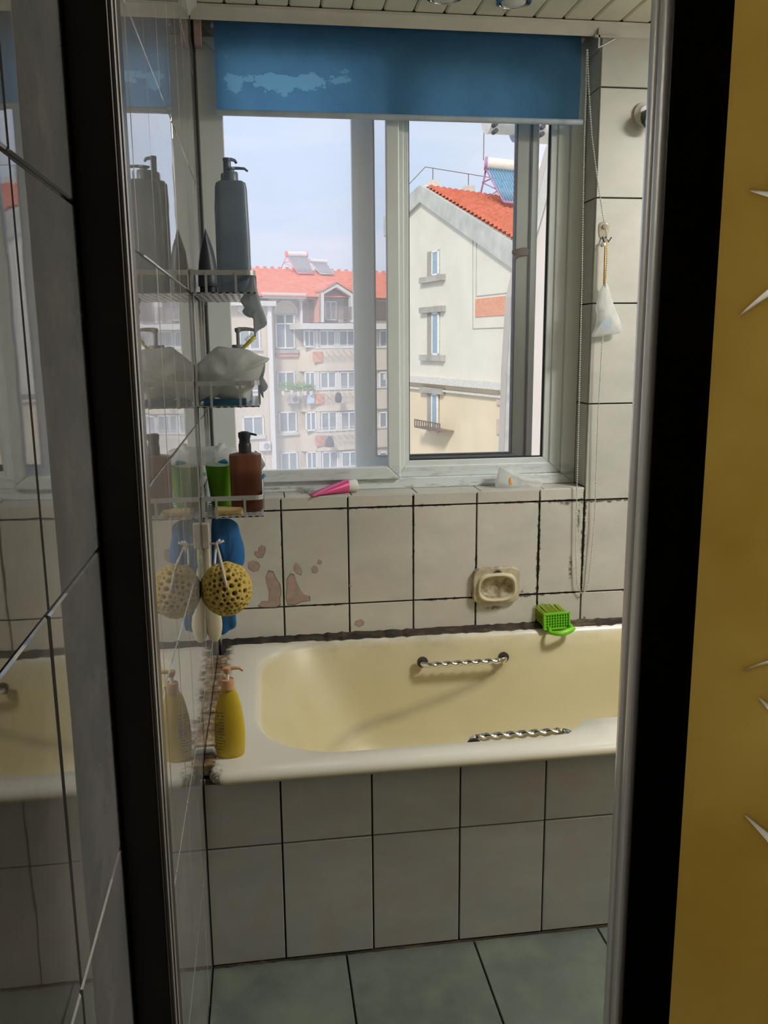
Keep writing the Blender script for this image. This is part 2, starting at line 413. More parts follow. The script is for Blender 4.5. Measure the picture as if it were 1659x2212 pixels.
# outer sash, slid behind the right one
wpart(frame(.290, .866, .985, 2.20, .060, .066, .028, .05, 2.674, 2.700), 'sliding_sash_frame', M['frame'])
wpart(frame(.345, .806, 1.008, 2.155, .010, .010, .008, .01, 2.670, 2.703), 'sliding_sash_lip', M['frame'], bev=.002)
wpart(frame(.354, .797, 1.015, 2.146, .004, .004, .004, .004, 2.668, 2.694), 'gasket', plain('grey_rubber', (.20, .20, .25), .6), bev=0)
wpart(MB().box(.356, .795, 2.683, 2.687, 1.017, 2.144), 'pane', M['glass'], bev=0)
wpart(MB().box(.838, .844, 2.668, 2.676, 1.0, 2.15), 'weather_groove', plain('grey_brush_strip', (.22, .26, .32), .8), bev=0)
lt = wpart(MB().prism([(.800, 1.652), (.824, 1.656), (.836, 1.652), (.836, 1.632), (.812, 1.630), (.800, 1.634)], 'y', 2.662, 2.674), 'latch', plain('worn_latch_metal', (.28, .23, .22), .5, .5), bev=.002)
wpart(MB().prism([(.782, 1.646), (.802, 1.651), (.806, 1.630), (.795, 1.618), (.790, 1.620), (.794, 1.634), (.782, 1.636)], 'y', 2.652, 2.665), 'latch_hook', plain('latch_hook_metal', (.25, .20, .20), .5, .5), bev=.002)
# insect screen frame in front on the left
wpart(frame(-.146, .420, .955, 2.20, .068, .038, .038, .05, 2.598, 2.618), 'screen_frame', M['frame'])
wpart(MB().box(-.080, .384, 2.607, 2.608, .990, 2.16), 'insect_mesh', M['mesh'], bev=0)

# ------------------------------------------------------------------ doorway: left jamb and sliding door
jb = struct(empty('trim_3', (XL, YD, 0)))
MB().box(XL + .001 - XL, .037, 0, .084, 0, 2.32).build('jamb_post', M['alu_dark'], jb, bev=.002)
for y in (.004, .026): MB().box(.036, .0405, y, y + .009, 0, 2.32).build('track_ridge', M['alu_edge'], jb, bev=.0015)
dr = struct(empty('door_1', (.382, YD, 0)))
MB().box(.0, .056, 0, .040, .012, 2.30).box(.056, .34, 0, .04, 2.25, 2.30).box(.056, .70, 0, .04, .012, .07).build('stile_and_rails', M['alu_dark'], dr, bev=.002)
MB().prism([(.004, 0), (-.002, .003), (-.005, .008), (-.006, .014), (-.004, .020), (-.0005, .022), (-.004, .025), (-.006, .031), (-.005, .038), (.0, .045), (.004, .045)], 'z', .012, 2.30).build('edge_profile', plain('pale_aluminium_edge', (.90, .88, .87), .32, .9, var=.02), dr, smooth='auto')
MB().box(.0525, .0585, .001, .012, .07, 2.25).build('rubber_strip', M['gasket'], dr)
t = NT('yellow_frosted_glass'); f = t.noise(3.5, 4, .6)
col = t.ramp(f, [(.35, (.66, .51, .20)), (.65, (.76, .63, .30))]); t.set(Base_Color=col, Roughness=.35)
tl = t.n('ShaderNodeBsdfTranslucent'); t.l(col, tl.inputs[0]); mx = t.n('ShaderNodeMixShader'); mx.inputs[0].default_value = .7
t.l(t.b.outputs[0], mx.inputs[1]); t.l(tl.outputs[0], mx.inputs[2]); t.l(mx.outputs[0], t.out.inputs[0]); M['yellow'] = t.m
yp = MB().box(.056, .70, .018, .023, .06, 2.26).build('yellow_pane', M['yellow'], dr)
cut_ = MB()
stw = sheet('clear_glass_streak', (.97, .96, .92), .25, .9)
def leaf(p0, p1, w, bend=.01):
    a = onY(*p0, YD + .016); b = onY(*p1, YD + .016); a = Vector((a.x, a.z)); b = Vector((b.x, b.z)); d = b - a; n = Vector((-d.y, d.x)).normalized()
    up_, dn = [], []
    for i in range(9):
        s_ = i / 8; c = a + d * s_ + n * bend * math.sin(PI * s_); ww = w * math.sin(PI * min(1, s_ * .5 + .02)) + .0003
        up_.append(c + n * ww); dn.append(c - n * ww)
    P = [(p.x - .382, p.y) for p in up_ + dn[::-1]]
    MB().prism(P, 'y', .0185, .0225).build('leaf_streak', stw, dr); cut_.prism(P, 'y', .01, .03)
leaf((1620, 410), (1720, 425), .0035, -.001); leaf((1600, 682), (1730, 590), .004, .002)
leaf((1641, 1508), (1740, 1620), .006, .002); leaf((1610, 1762), (1740, 1905), .006, .003)
leaf((1606, 1450), (1720, 1420), .0022, .002)

co_ = cut_.build('leaf_cutter', None, dr)
bo_ = yp.modifiers.new('cut', 'BOOLEAN'); bo_.object = co_; bo_.solver = 'EXACT'
bpy.context.view_layer.update()
me_ = bpy.data.meshes.new_from_object(yp.evaluated_get(bpy.context.evaluated_depsgraph_get())); yp.modifiers.clear(); yp.data = me_
bpy.data.objects.remove(co_)

# ------------------------------------------------------------------ bathtub
tub = empty('bathtub', (.62, 2.12, 0)); tag(tub, 'cream enamel bathtub set behind the grey tiled apron under the window', 'bathtub')
def rr(x0, x1, y0, y1, rad, z, n=10, bulge=0.):
    P = []
    for cx, cy, a0 in ((x1 - rad, y1 - rad, 0), (x0 + rad, y1 - rad, 90), (x0 + rad, y0 + rad, 180), (x1 - rad, y0 + rad, 270)):
        for i in range(n + 1):
            a = math.radians(a0 + 90 * i / n); P.append([cx + rad * math.cos(a), cy + rad * math.sin(a), z])
    # densify the straight runs so the front edge can bulge
    Q = []
    for i, p in enumerate(P):
        q = P[(i + 1) % len(P)]; Q.append(p)
        L = math.hypot(q[0] - p[0], q[1] - p[1])
        if i % (n + 1) == n:
            for k in range(1, 16): Q.append([p[0] + (q[0] - p[0]) * k / 16, p[1] + (q[1] - p[1]) * k / 16, z])
    if bulge:
        for p in Q:
            if p[1] < (y0 + y1) / 2:
                s_ = min(1, max(0, (p[0] - .665) / .075)); s_ = s_ * s_ * (3 - 2 * s_)
                p[1] += bulge * s_ * min(1, max(0, (1.35 - p[0]) / .08))
    return [(p[0] - .62, p[1] - 2.12, p[2]) for p in Q]
ZR = .478
rings = []
X0, X1, Y0, Y1 = -.138, 1.50, 1.688, 2.512
rings.append(rr(X0 + .010, X1, Y0 + .012, Y1, .03, .455))
rings.append(rr(X0 + .002, X1, Y0 + .002, Y1, .035, .456))
rings.append(rr(X0, X1, Y0, Y1, .036, .462))
rings.append(rr(X0 + .002, X1 - .002, Y0 + .003, Y1, .036, .470))
rings.append(rr(X0 + .010, X1 - .010, Y0 + .012, Y1 - .006, .032, .4765))
rings.append(rr(X0 + .022, X1 - .022, Y0 + .024, Y1 - .012, .030, ZR))
IX0, IX1, IY0, IY1 = -.040, 1.40, 1.765, 2.499
rings.append(rr(IX0 - .004, IX1, IY0 - .004, IY1 + .004, .205, ZR - .0005, bulge=.075))
rings.append(rr(IX0 + .004, IX1, IY0 + .003, IY1 - .002, .20, ZR - .005, bulge=.075))
rings.append(rr(IX0 + .012, IX1 - .01, IY0 + .010, IY1 - .012, .20, ZR - .016, bulge=.070))
rings.append(rr(IX0 + .040, IX1 - .02, IY0 + .018, IY1 - .028, .20, ZR - .06, bulge=.055))
rings.append(rr(IX0 + .085, IX1 - .03, IY0 + .030, IY1 - .045, .20, ZR - .13, bulge=.030))
rings.append(rr(IX0 + .135, IX1 - .05, IY0 + .045, IY1 - .062, .20, ZR - .22, bulge=.010))
rings.append(rr(IX0 + .180, IX1 - .07, IY0 + .065, IY1 - .085, .19, ZR - .30))
rings.append(rr(IX0 + .230, IX1 - .10, IY0 + .100, IY1 - .120, .17, ZR - .355))
rings.append(rr(IX0 + .300, IX1 - .16, IY0 + .160, IY1 - .180, .14, ZR - .372))
t = NT('cream_enamel'); x, y, z = t.xyz(t.pos())
f = t.noise(5, 4)
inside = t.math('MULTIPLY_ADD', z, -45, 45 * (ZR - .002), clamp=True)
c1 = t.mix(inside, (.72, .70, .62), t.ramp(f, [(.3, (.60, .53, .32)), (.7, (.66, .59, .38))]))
# soap-scum tide line on the far inner side, from the handle down to the left
tide = t.math('ADD', t.math('MULTIPLY', t.math('POWER', t.math('MULTIPLY', t.math('SUBTRACT', .74, x, clamp=True), 1.5), .62), -.22), .395)
dz = t.math('ABSOLUTE', t.math('SUBTRACT', z, tide))
fade = t.math('MULTIPLY', t.math('MULTIPLY_ADD', x, 5, -.3, clamp=True), t.math('MULTIPLY_ADD', x, -14, 10.6, clamp=True))
yb_ = t.math('MULTIPLY_ADD', y, 12, -27, clamp=True)
band = t.math('MULTIPLY', t.math('MULTIPLY', t.math('MULTIPLY_ADD', dz, -38, 1.0, clamp=True), fade), yb_)
band = t.math('MULTIPLY', band, t.math('MULTIPLY_ADD', t.noise(14, 4), .6, .10))
c2 = t.mix(band, c1, (.20, .17, .11))
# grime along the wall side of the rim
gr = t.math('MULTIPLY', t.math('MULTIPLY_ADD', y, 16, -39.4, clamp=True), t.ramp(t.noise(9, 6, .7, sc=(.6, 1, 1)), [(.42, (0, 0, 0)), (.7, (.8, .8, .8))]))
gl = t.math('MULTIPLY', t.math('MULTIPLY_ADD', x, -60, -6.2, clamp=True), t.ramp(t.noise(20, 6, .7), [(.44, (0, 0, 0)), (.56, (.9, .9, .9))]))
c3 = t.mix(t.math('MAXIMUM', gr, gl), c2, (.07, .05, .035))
t.set(Base_Color=c3, Roughness=t.math('MULTIPLY_ADD', inside, .25, .16)); M['enamel'] = t.m
MB().loft(rings, cap0=False).build('basin', M['enamel'], tub, smooth=True)
def grab(x0, x1, y, z, out, holes, name='grab_handle'):
    """twisted chrome bar with bent ends that enter the tub wall"""
    pts = []; n = 60
    for i in range(n + 1):
        s_ = i / n; xx = x0 + (x1 - x0) * s_; e = min(s_, 1 - s_) * n
        off = out * (1 - (1 - min(1, e / 5)) ** 2) ** .5
        pts.append((xx - .62, y + off - 2.12, z))
    q = MB(); R = []
    for i, p in enumerate(pts):
        s_ = i / n; tw = 1 if .12 < s_ < .9 else 0; ang = s_ * 26
        ring = []
        for k in range(14):
            a = 2 * PI * k / 14; r = .0085 + (.0022 * math.cos(2 * (a - ang)) if tw else 0)
            if i < 5 or i > n - 5: ring.append((p[0] + r * math.cos(a) * (1 if i > 30 else 1), p[1], p[2] + r * math.sin(a)))
            else: ring.append((p[0], p[1] + r * math.cos(a), p[2] + r * math.sin(a)))
        R.append(ring)
    q.loft(R); h = q.build(name, M['chrome'], tub, smooth=True)
    for hx in holes:
        MB().cyl((hx - .62, y - 2.12 + (.004 if out < 0 else -.004) , z + .002), .017, .006 * (-1 if out < 0 else 1), 'y', 20).build('handle_socket', plain('dark_socket', (.05, .045, .04), .5), h)
grab(.458, .722, 2.447, .405, -.022, (.462, .718))
grab(.455, .705, 1.792, .452, .040, (.459, .701))
stuff(MB().box(-.15, -.149, 1.7, 1.71, .4, .41).build('x', M['black'])) if False else None

# mould and old sealant between the tub, the back wall and the left wall
def mould_strip(name, p0, p1, w, h, up_=.0, seed=1, n=120, mat='grout_dark'):
    a = Vector(p0); b = Vector(p1); d = (b - a); L = d.length; d.normalize(); side = Vector((0, 0, 1)).cross(d); R = []
    for i in range(n + 1):
        c = a + d * (L * i / n); q = mn.noise(Vector((i * .35, seed, 0))); q2 = mn.noise(Vector((i * 1.3, seed + 9, 0)))
        ww = w * (1 + .45 * q + .3 * q2); hh = h * (1 + .4 * q2)
        R.append([c, c + side * ww, c + side * ww * .8 + Vector((0, 0, hh * .35)), c + side * ww * .3 + Vector((0, 0, hh * .75)), c + Vector((0, 0, hh))])
    return struct(MB().loft(R).build(name, M[mat], smooth=False))
t = NT('black_brown_mould'); f = t.noise(18, 6, .7, sc=(.5, 1, 2))
t.set(Base_Color=t.ramp(f, [(.38, (.012, .010, .008)), (.56, (.055, .038, .024)), (.70, (.17, .13, .08))]), Roughness=.8); t.bump(t.noise(150, 4), .8, .002); M['mould'] = t.m
mould_strip('trim_4', (1.60, 2.520, .476), (XL + .01, 2.520, .476), .022, .016, seed=3, mat='mould')
t = NT('crumbling_sealant'); f = t.noise(32, 6, .7)
t.set(Base_Color=t.ramp(f, [(.3, (.03, .022, .018)), (.48, (.22, .14, .07)), (.6, (.45, .36, .22)), (.72, (.55, .5, .45))]), Roughness=.8); t.bump(t.noise(90, 4), .8, .003); M['sealant'] = t.m
ls = struct(empty('trim_5', (XL, 2.1, .455)))
yy = 1.74
for i, (L, w) in enumerate([(.055, .026), (.035, .020), (.10, .024), (.085, .022), (.12, .018), (.07, .022), (.11, .026), (.10, .03)]):
    MB().box(.001, w, yy - 2.1, yy - 2.1 + L - .005, 0, .024 + .003 * (i % 3)).build('mortar_piece', M['sealant'] if i not in (1,) else M['tile_right'], ls, bev=.002)
    yy += L
# dark joint below the tub lip
mould_strip('trim_6', (1.45, YF + .002, .448), (XL + .005, YF + .002, .448), .009, .010, seed=8, mat='mould')
# joint where the apron meets the floor
mould_strip('trim_7', (1.6, YF + .002, -.004), (XL + .005, YF + .002, -.004), .008, .009, seed=5, mat='mould')

# glaze chips that bare the pinkish clay of the back wall tiles
chipm = plain('bare_clay_under_glaze', (.40, .30, .255), .7, var=.15, vs=40)
chips = [[(564, 1178), (572, 1181), (573, 1190), (567, 1204), (558, 1205), (550, 1197), (550, 1191), (559, 1190), (559, 1182)],
         [(545, 1211), (557, 1214), (561, 1222), (557, 1232), (546, 1234), (537, 1227), (536, 1216)],
         [(580, 1234), (590, 1236), (596, 1250), (604, 1262), (607, 1278), (604, 1292), (605, 1306), (596, 1311), (566, 1311), (558, 1307), (566, 1298), (580, 1298), (582, 1280), (577, 1262), (574, 1248)],
         [(628, 1240), (636, 1243), (641, 1260), (648, 1275), (656, 1284), (668, 1287), (669, 1296), (660, 1298), (650, 1299), (636, 1306), (622, 1305), (618, 1290), (620, 1270), (620, 1252)],
         [(640, 1216), (646, 1222), (652, 1233), (650, 1242), (642, 1239), (635, 1230), (636, 1220)],
         [(676, 1222), (683, 1222), (687, 1232), (683, 1238), (675, 1236), (673, 1228)], [(688, 1208), (695, 1212), (693, 1219), (686, 1217)],
         [(755, 1262), (759, 1264), (758, 1268), (754, 1266)], [(768, 1341), (780, 1338), (786, 1343), (784, 1350), (776, 1354), (766, 1349)]]
for c in chips:
    P = [onY(a, b, YB) for a, b in c]
    MB().prism([(p.x, p.z) for p in P], 'y', YB - .0008, YB + .0005).build('glaze_chip', chipm, wb)
dk = plain('chip_edge_grime', (.12, .09, .07), .8)
for c in chips:
    P = [onY(a, b, YB) for a, b in c]; cx = sum(p.x for p in P) / len(P); cz = sum(p.z for p in P) / len(P)
    MB().prism([(cx + (p.x - cx) * 1.05 + .0004, cz + (p.z - cz) * 1.05 - .0004) for p in P], 'y', YB - .0003, YB + .0004).build('chip_rim', dk, wb)

# ------------------------------------------------------------------ soap dish in the back wall
sd = empty('soap_dish', (.625, YB, .66)); tag(sd, 'cream ceramic soap dish with a grimy oval hollow set in the back wall', 'soap dish')
P = [onY(1022, 1228, YB - .01), onY(1121, 1224, YB - .01), onY(1126, 1300, YB - .01), onY(1024, 1304, YB - .01)]
sx0, sx1 = P[0].x - .625, P[1].x - .625 + .002; sz0, sz1 = P[3].z - .66, P[0].z - .66
cxs, czs = (sx0 + sx1) / 2, (sz0 + sz1) / 2
def sdr(hw, hh, y, n=40, e=6, dzc=0.):
    R = []
    for i in range(n):
        a = 2 * PI * i / n; c, s_ = math.cos(a), math.sin(a)
        R.append((cxs + hw * math.copysign(abs(c) ** (2 / e), c), y, czs + dzc + hh * math.copysign(abs(s_) ** (2 / e), s_)))
    return R
hw, hh = (sx1 - sx0) / 2, (sz1 - sz0) / 2
t = NT('stained_cream_ceramic'); x, y, z = t.xyz(t.obj()); 
ins = t.math('MULTIPLY_ADD', y, 150, 3.2, clamp=True)
st = t.math('MULTIPLY', ins, t.ramp(t.noise(38, 5, .65, vec=t.obj()), [(.38, (.15, .15, .15)), (.62, (.85, .85, .85))]))
t.set(Base_Color=t.mix(st, (.62, .56, .40), (.17, .115, .06)), Roughness=.25)
MB().loft([sdr(hw, hh, .002), sdr(hw, hh, -.014), sdr(hw * .97, hh * .96, -.0175), sdr(hw * .84, hh * .80, -.0185, e=3.5, dzc=-.004), sdr(hw * .80, hh * .74, -.026, e=3, dzc=-.006), sdr(hw * .76, hh * .70, -.0265, e=2.8, dzc=-.006),
           sdr(hw * .72, hh * .64, -.022, e=2.6, dzc=-.006), sdr(hw * .69, hh * .58, -.012, e=2.4, dzc=-.005), sdr(hw * .60, hh * .48, -.004, e=2.3, dzc=-.004), sdr(hw * .35, hh * .28, -.0012, e=2, dzc=-.003)]).build('dish_body', t.m, sd, smooth='auto')
lg = MB(); lx, lz = cxs + .002, czs + hh * .83
lg.box(lx - .0125, lx + .0125, -.0200, -.0178, lz - .0035, lz - .0015)
lg.prism([(lx - .006, lz - .0012)] + [(lx + .006 * math.cos(a), lz - .0012 + .0035 * math.sin(a)) for a in [PI * (1 - k / 8) for k in range(9)]], 'y', -.0200, -.0178)
for a in (25, 55, 90, 125, 155):
    lg.cyl((lx + .0095 * math.cos(math.radians(a)), -.0200, lz - .001 + .0062 * math.sin(math.radians(a))), .0008, .0022, 'y', 8)
lg.build('printed_sun_mark', M['black'], sd)

# ------------------------------------------------------------------ roller blind
bl = empty('roller_blind', (.43, 2.565, 2.20)); tag(bl, 'blue roller blind with pale worn patch, half lowered over the window', 'blind')
t = NT('worn_blue_blind_fabric'); x, y, z = t.xyz(t.obj())
wear = t.noise(11, 8, .62, vec=t.obj(), sc=(1, 1, 1.5))
box_ = t.math('MULTIPLY', t.math('MULTIPLY_ADD', t.math('ABSOLUTE', t.math('ADD', x, .33)), -9, 1.9, clamp=True), t.math('MULTIPLY_ADD', t.math('ABSOLUTE', t.math('ADD', z, .120)), -34, 1.35, clamp=True))
wm = t.math('MULTIPLY', t.math('GREATER_THAN', box_, .02), t.math('MULTIPLY', t.math('SUBTRACT', t.math('ADD', t.math('MULTIPLY', t.math('SUBTRACT', wear, .5), 4.2), box_), .62), 12, clamp=True))
base = t.ramp(t.noise(6, 5, .6, vec=t.obj()), [(.35, (.10, .27, .46)), (.65, (.13, .33, .53))])
spk = t.ramp(t.noise(42, 3, .5, vec=t.obj()), [(.66, (0, 0, 0)), (.74, (.18, .18, .18))])
base = t.mix(spk, base, (.30, .50, .66)); col = t.mix(t.math('MULTIPLY', wm, .7), base, (.24, .55, .78))
t.set(Base_Color=col, Roughness=.75)
tl = t.n('ShaderNodeBsdfTranslucent'); t.l(t.mix(.0, col, col), tl.inputs[0]); mx = t.n('ShaderNodeMixShader'); mx.inputs[0].default_value = .75
t.l(t.b.outputs[0], mx.inputs[1]); t.l(tl.outputs[0], mx.inputs[2]); t.l(mx.outputs[0], t.out.inputs[0])
nx = 40; V = []; zs_ = (-.196, -.15, -.10, -.05, 0, .05)
for zz in zs_: V += [(-.522 + 1.04 * i / nx, .0015 * math.sin(i * .7) + .004 * math.sin(zz * 20), zz) for i in range(nx + 1)]
q = MB().add(V, [(a * (nx + 1) + i, a * (nx + 1) + i + 1, (a + 1) * (nx + 1) + i + 1, (a + 1) * (nx + 1) + i) for a in range(5) for i in range(nx)])
q.build('fabric', t.m, bl)
MB().cyl((-.524, 0, -.203), .0085, 1.052, 'x', 16).build('bottom_rail', plain('grey_blind_rail', (.42, .50, .58), .4), bl, smooth='auto')
MB().cyl((-.53, .022, .030), .014, 1.06, 'x', 20).build('roller_tube', M['steel'], bl, smooth='auto')
pk = plain('pinkish_bracket_plastic', (.42, .30, .27), .5)
MB().box(-.575, -.555, -.02, .03, -.035, .045).build('left_bracket', pk, bl, bev=.002)
MB().box(.545, .550, -.06, .02, -.02, .04).box(.535, .605, -.06, -.05, .008, .014).build('right_bracket', M['steel'], bl)
MB().tube([(.547, -.055, -.018), (.605, -.055, .012)], .002).build('bracket_brace', M['steel'], bl)
# bead chain: endless loop from the bracket down to the tub corner and back past the hook
def beads(path, step=.0068, r=.0027):
    P = [Vector(p) for p in path]; q = MB(); acc = 0
    base = MB().sphere((0, 0, 0), r, 4)
    for a, b in zip(P, P[1:]):
        L = (b - a).length; d = (b - a) / L; s_ = -acc
        while s_ <= L:
            if s_ >= 0:
                c = a + d * s_; q.add([Vector(v) + c for v in base.v], base.f)
            s_ += step
        acc = L - (s_ - step)
        q.tube([a, b], .0006, 4)
    return q
o_ = Vector((.43, 2.565, 2.20))
ch1 = [onY(1268, 108, 2.503), onY(1262, 300, 2.505), onY(1257, 600, 2.506), onY(1250, 900, 2.507), onY(1246, 1060, 2.508), onY(1244, 1200, 2.508), onY(1246, 1262, 2.508), onY(1256, 1282, 2.508), onY(1266, 1276, 2.508), onY(1272, 1255, 2.507),
       onY(1284, 1130, 2.505), onY(1292, 900, 2.50), onY(1302, 720, 2.495), onY(1311, 560, 2.485), onY(1311, 509, 2.482), onY(1303, 468, 2.487), onY(1290, 385, 2.490), onY(1278, 290, 2.495), onY(1271, 180, 2.50), onY(1269, 108, 2.503)]
stuff(beads([p - o_ for p in ch1]).build('bead_chain', plain('grey_bead_plastic', (.55, .53, .48), .35), bl))

# ------------------------------------------------------------------ hook with bamboo stick and bag
hk = empty('adhesive_hook', onY(1304, 495, YB)); tag(hk, 'clear adhesive wall hook with dark prongs right of the window', 'hook')
t = sheet('clear_hook_plate', (.62, .58, .45), .45, .2, .2)
q = MB(); q.pillow([(-.014, .016), (0, .022), (.014, .016), (.016, 0), (.012, -.022), (0, -.028), (-.012, -.022), (-.016, 0)], -.0025, .0024); q.build('plate', t, hk, smooth=True)
MB().cyl((.0, -.008, .006), .006, .006, 'y', 16).build('screw_boss', plain('brown_screw', (.32, .20, .13), .5), hk)
MB().tube([(-.004, -.004, -.022), (-.004, -.012, -.036), (-.002, -.022, -.040)], .0018).tube([(.006, -.004, -.022), (.009, -.018, -.038), (.013, -.030, -.026)], .0018).build('prongs', M['black'], hk, smooth=True)
bs = empty('bamboo_stick', onY(1308, 522, 2.498)); tag(bs, 'thin yellow bamboo stick hanging from the wall hook', 'stick')
L = onY(1308, 522, 2.498).z - onY(1310, 618, 2.498).z
MB().tube([(0, 0, .006), (.001, 0, -L * .5), (.0015, 0, -L)], .0036).build('rod', plain('yellow_bamboo', (.70, .44, .13), .4), bs, smooth=True)
MB().tube([(-.013, -.004, -.012), (.001, .0, -.006)], .0045, 12).build('end_tab', M['white_plastic'], bs, smooth=True)
bg_ = empty('hanging_bag', onY(1309, 612, 2.495)); tag(bg_, 'small clear plastic bag hanging below the bamboo stick', 'bag')
O = onY(1309, 612, 2.495)
def outl(pts, Y, o): return [((onY(a, b, Y) - o).x, (onY(a, b, Y) - o).z) for a, b in pts]
ob = outl([(1307, 612), (1312, 614), (1320, 640), (1328, 665), (1338, 690), (1342, 715), (1330, 722), (1310, 724), (1295, 727), (1278, 727), (1286, 708), (1290, 680), (1287, 664), (1293, 640), (1298, 622)], 2.495, O)
MB().pillow(ob, 0, .016, 8, .004, 3).build('bag_film', M['film'], bg_, smooth=True)
so_ = MB().sphere(onY(1310, 700, 2.495) - O, .0155, 10, (1, .55, 1.15)); so_.build('blue_content', plain('pale_blue_soap', (.22, .42, .60), .5), bg_, smooth=True)

# suction holder at the right edge
sh = empty('suction_holder', onY(1390, 262, YB)); tag(sh, 'white round suction holder with black ring, high on the back wall right of the window', 'holder')
MB().lathe((0, 0, 0), [(.032, 0), (.033, .008), (.024, .014), (.020, .020)]).build('cup', M['white_plastic'], sh, smooth='auto').rotation_euler = (PI / 2, 0, 0)
sh.children[0].location = (0, -.001, .018)
r_ = MB().lathe((0, 0, 0), [(.018, 0), (.024, .012), (.0265, .026), (.0275, .030), (.0275, .042), (.024, .042), (.023, .034)]).build('black_ring', M['black'], sh, smooth='auto')
r_.rotation_euler = (PI / 2 + .5, -.25, 0); r_.location = (0, -.018, .010)
r2_ = MB().cyl((0, 0, 0), .0232, .003, 'z', 28).build('lens_disc', M['white_plastic'], sh, smooth='auto')
r2_.rotation_euler = (PI / 2 + .5, -.25, 0); r2_.location = r_.location + Matrix.Rotation(PI / 2 + .5, 3, 'X') @ Vector((0, 0, .034))

# ------------------------------------------------------------------ ceiling downlights and the added fill lamp
for i, (x, y) in enumerate(((.692, 2.385), (.505, 2.375))):
    d = empty('ceiling_downlight', (x, y, ZC)); tag(d, ['round chrome rimmed glass downlight in the ceiling, the larger one nearer the right', 'round chrome rimmed downlight in the ceiling, left of its larger mate'][i], 'downlight', 'downlights in the ceiling strips')
    MB().lathe((0, 0, 0), [(.050, 0), (.050, -.004), (.046, -.009), (.038, -.010), (.036, -.004), (.036, 0)], 36).build('rim', M['chrome'], d, smooth='auto')
    MB().lathe((0, 0, 0), [(.036, -.003), (.030, -.011), (.014, -.016), (.002, -.0165)], 36).build('lens', plain('ribbed_lamp_glass', (.65, .66, .60), .15), d, smooth=True)
lp = empty('fill_lamp', FILL_LAMP); tag(lp, 'white lamp panel added out of view above the right end of the tub to brighten the room', 'lamp')
MB().box(-.20, .20, -.20, .20, 0, .028).build('housing', M['white_plastic'], lp, bev=.004)
ao.parent = lp; ao.location = (0, 0, -.004)

# ------------------------------------------------------------------ wall shelf with three trays
RY0, RY1, RX0, RX1 = 2.05, 2.46, XL + .004, -.004
rk = empty('wall_rack', (XL, 2.25, .96)); tag(rk, 'grey metal three tier shelf rack on the left wall beside the window', 'shelf rack')
ro = Vector((XL, 2.25, .96))
def sp(mb, name, mat, parent=rk, **k):
    mb.v = [(v[0] - ro.x, v[1] - ro.y, v[2] - ro.z) for v in mb.v]; return mb.build(name, mat, parent, **k)
trays = [(1.486, 1.535), (1.226, 1.285), (.962, 1.012)]
for zt, zr in trays:
    q = MB(); n = 9                                              # perforated tray: bars both ways leave the slots open
    ys = [RY0 + (RY1 - RY0) * i / 12 for i in range(13)]
    xs = [RX0 + (RX1 - RX0) * i / n for i in range(n + 1)]
    for i in range(n + 1): q.box(max(RX0, xs[i] - .0042), min(RX1, xs[i] + .0042), RY0, RY1, zt - .003, zt)
    for y in ys: q.box(RX0, RX1, max(RY0, y - .008), min(RY1, y + .008), zt - .0028, zt - .0002)
    tray = sp(q, 'tray', M['steel'])
    q = MB(); r = .018; pts = [(RX0, RY0), (RX1 - r, RY0)] + [(RX1 - r + r * math.sin(a), RY0 + r - r * math.cos(a)) for a in (.4, .8, 1.2)] + [(RX1, RY0 + r), (RX1, RY1 - r)] + [(RX1 - r + r * math.cos(a), RY1 - r + r * math.sin(a)) for a in (.4, .8, 1.2)] + [(RX1 - r, RY1), (RX0, RY1)]
    R = []
    for i, (x, y) in enumerate(pts):
        d = Vector((pts[min(i + 1, len(pts) - 1)][0] - pts[max(i - 1, 0)][0], pts[min(i + 1, len(pts) - 1)][1] - pts[max(i - 1, 0)][1])).normalized(); n2 = Vector((d.y, -d.x)) * .0015
        R.append([(x + n2.x, y + n2.y, zr - .011), (x + n2.x, y + n2.y, zr), (x - n2.x, y - n2.y, zr), (x - n2.x, y - n2.y, zr - .011)])
    q.loft(R); sp(q, 'rail', M['steel'])
    for x, y in [(RX0 + .033, RY0), (RX0 + .100, RY0), (RX1, RY0 + .10), (RX1, RY0 + .2), (RX1, RY0 + .32), (RX0 + .04, RY1), (RX0 + .10, RY1)]:
        sp(MB().box(x - .0028, x + .0028, y - .0028, y + .0028, zt - .004, zr - .005), 'upright', M['steel'])
    sp(MB().box(RX0 - .003, RX0 + .001, RY0, RY1, zt, zr), 'wall_plate', M['steel'])
sp(MB().box(XL + .001, XL + .006, RY0 + .02, RY0 + .04, .90, 1.54), 'wall_bar', M['steel'])
sp(MB().box(XL + .001, XL + .006, RY1 - .04, RY1 - .02, .90, 1.54), 'wall_bar', M['steel'])

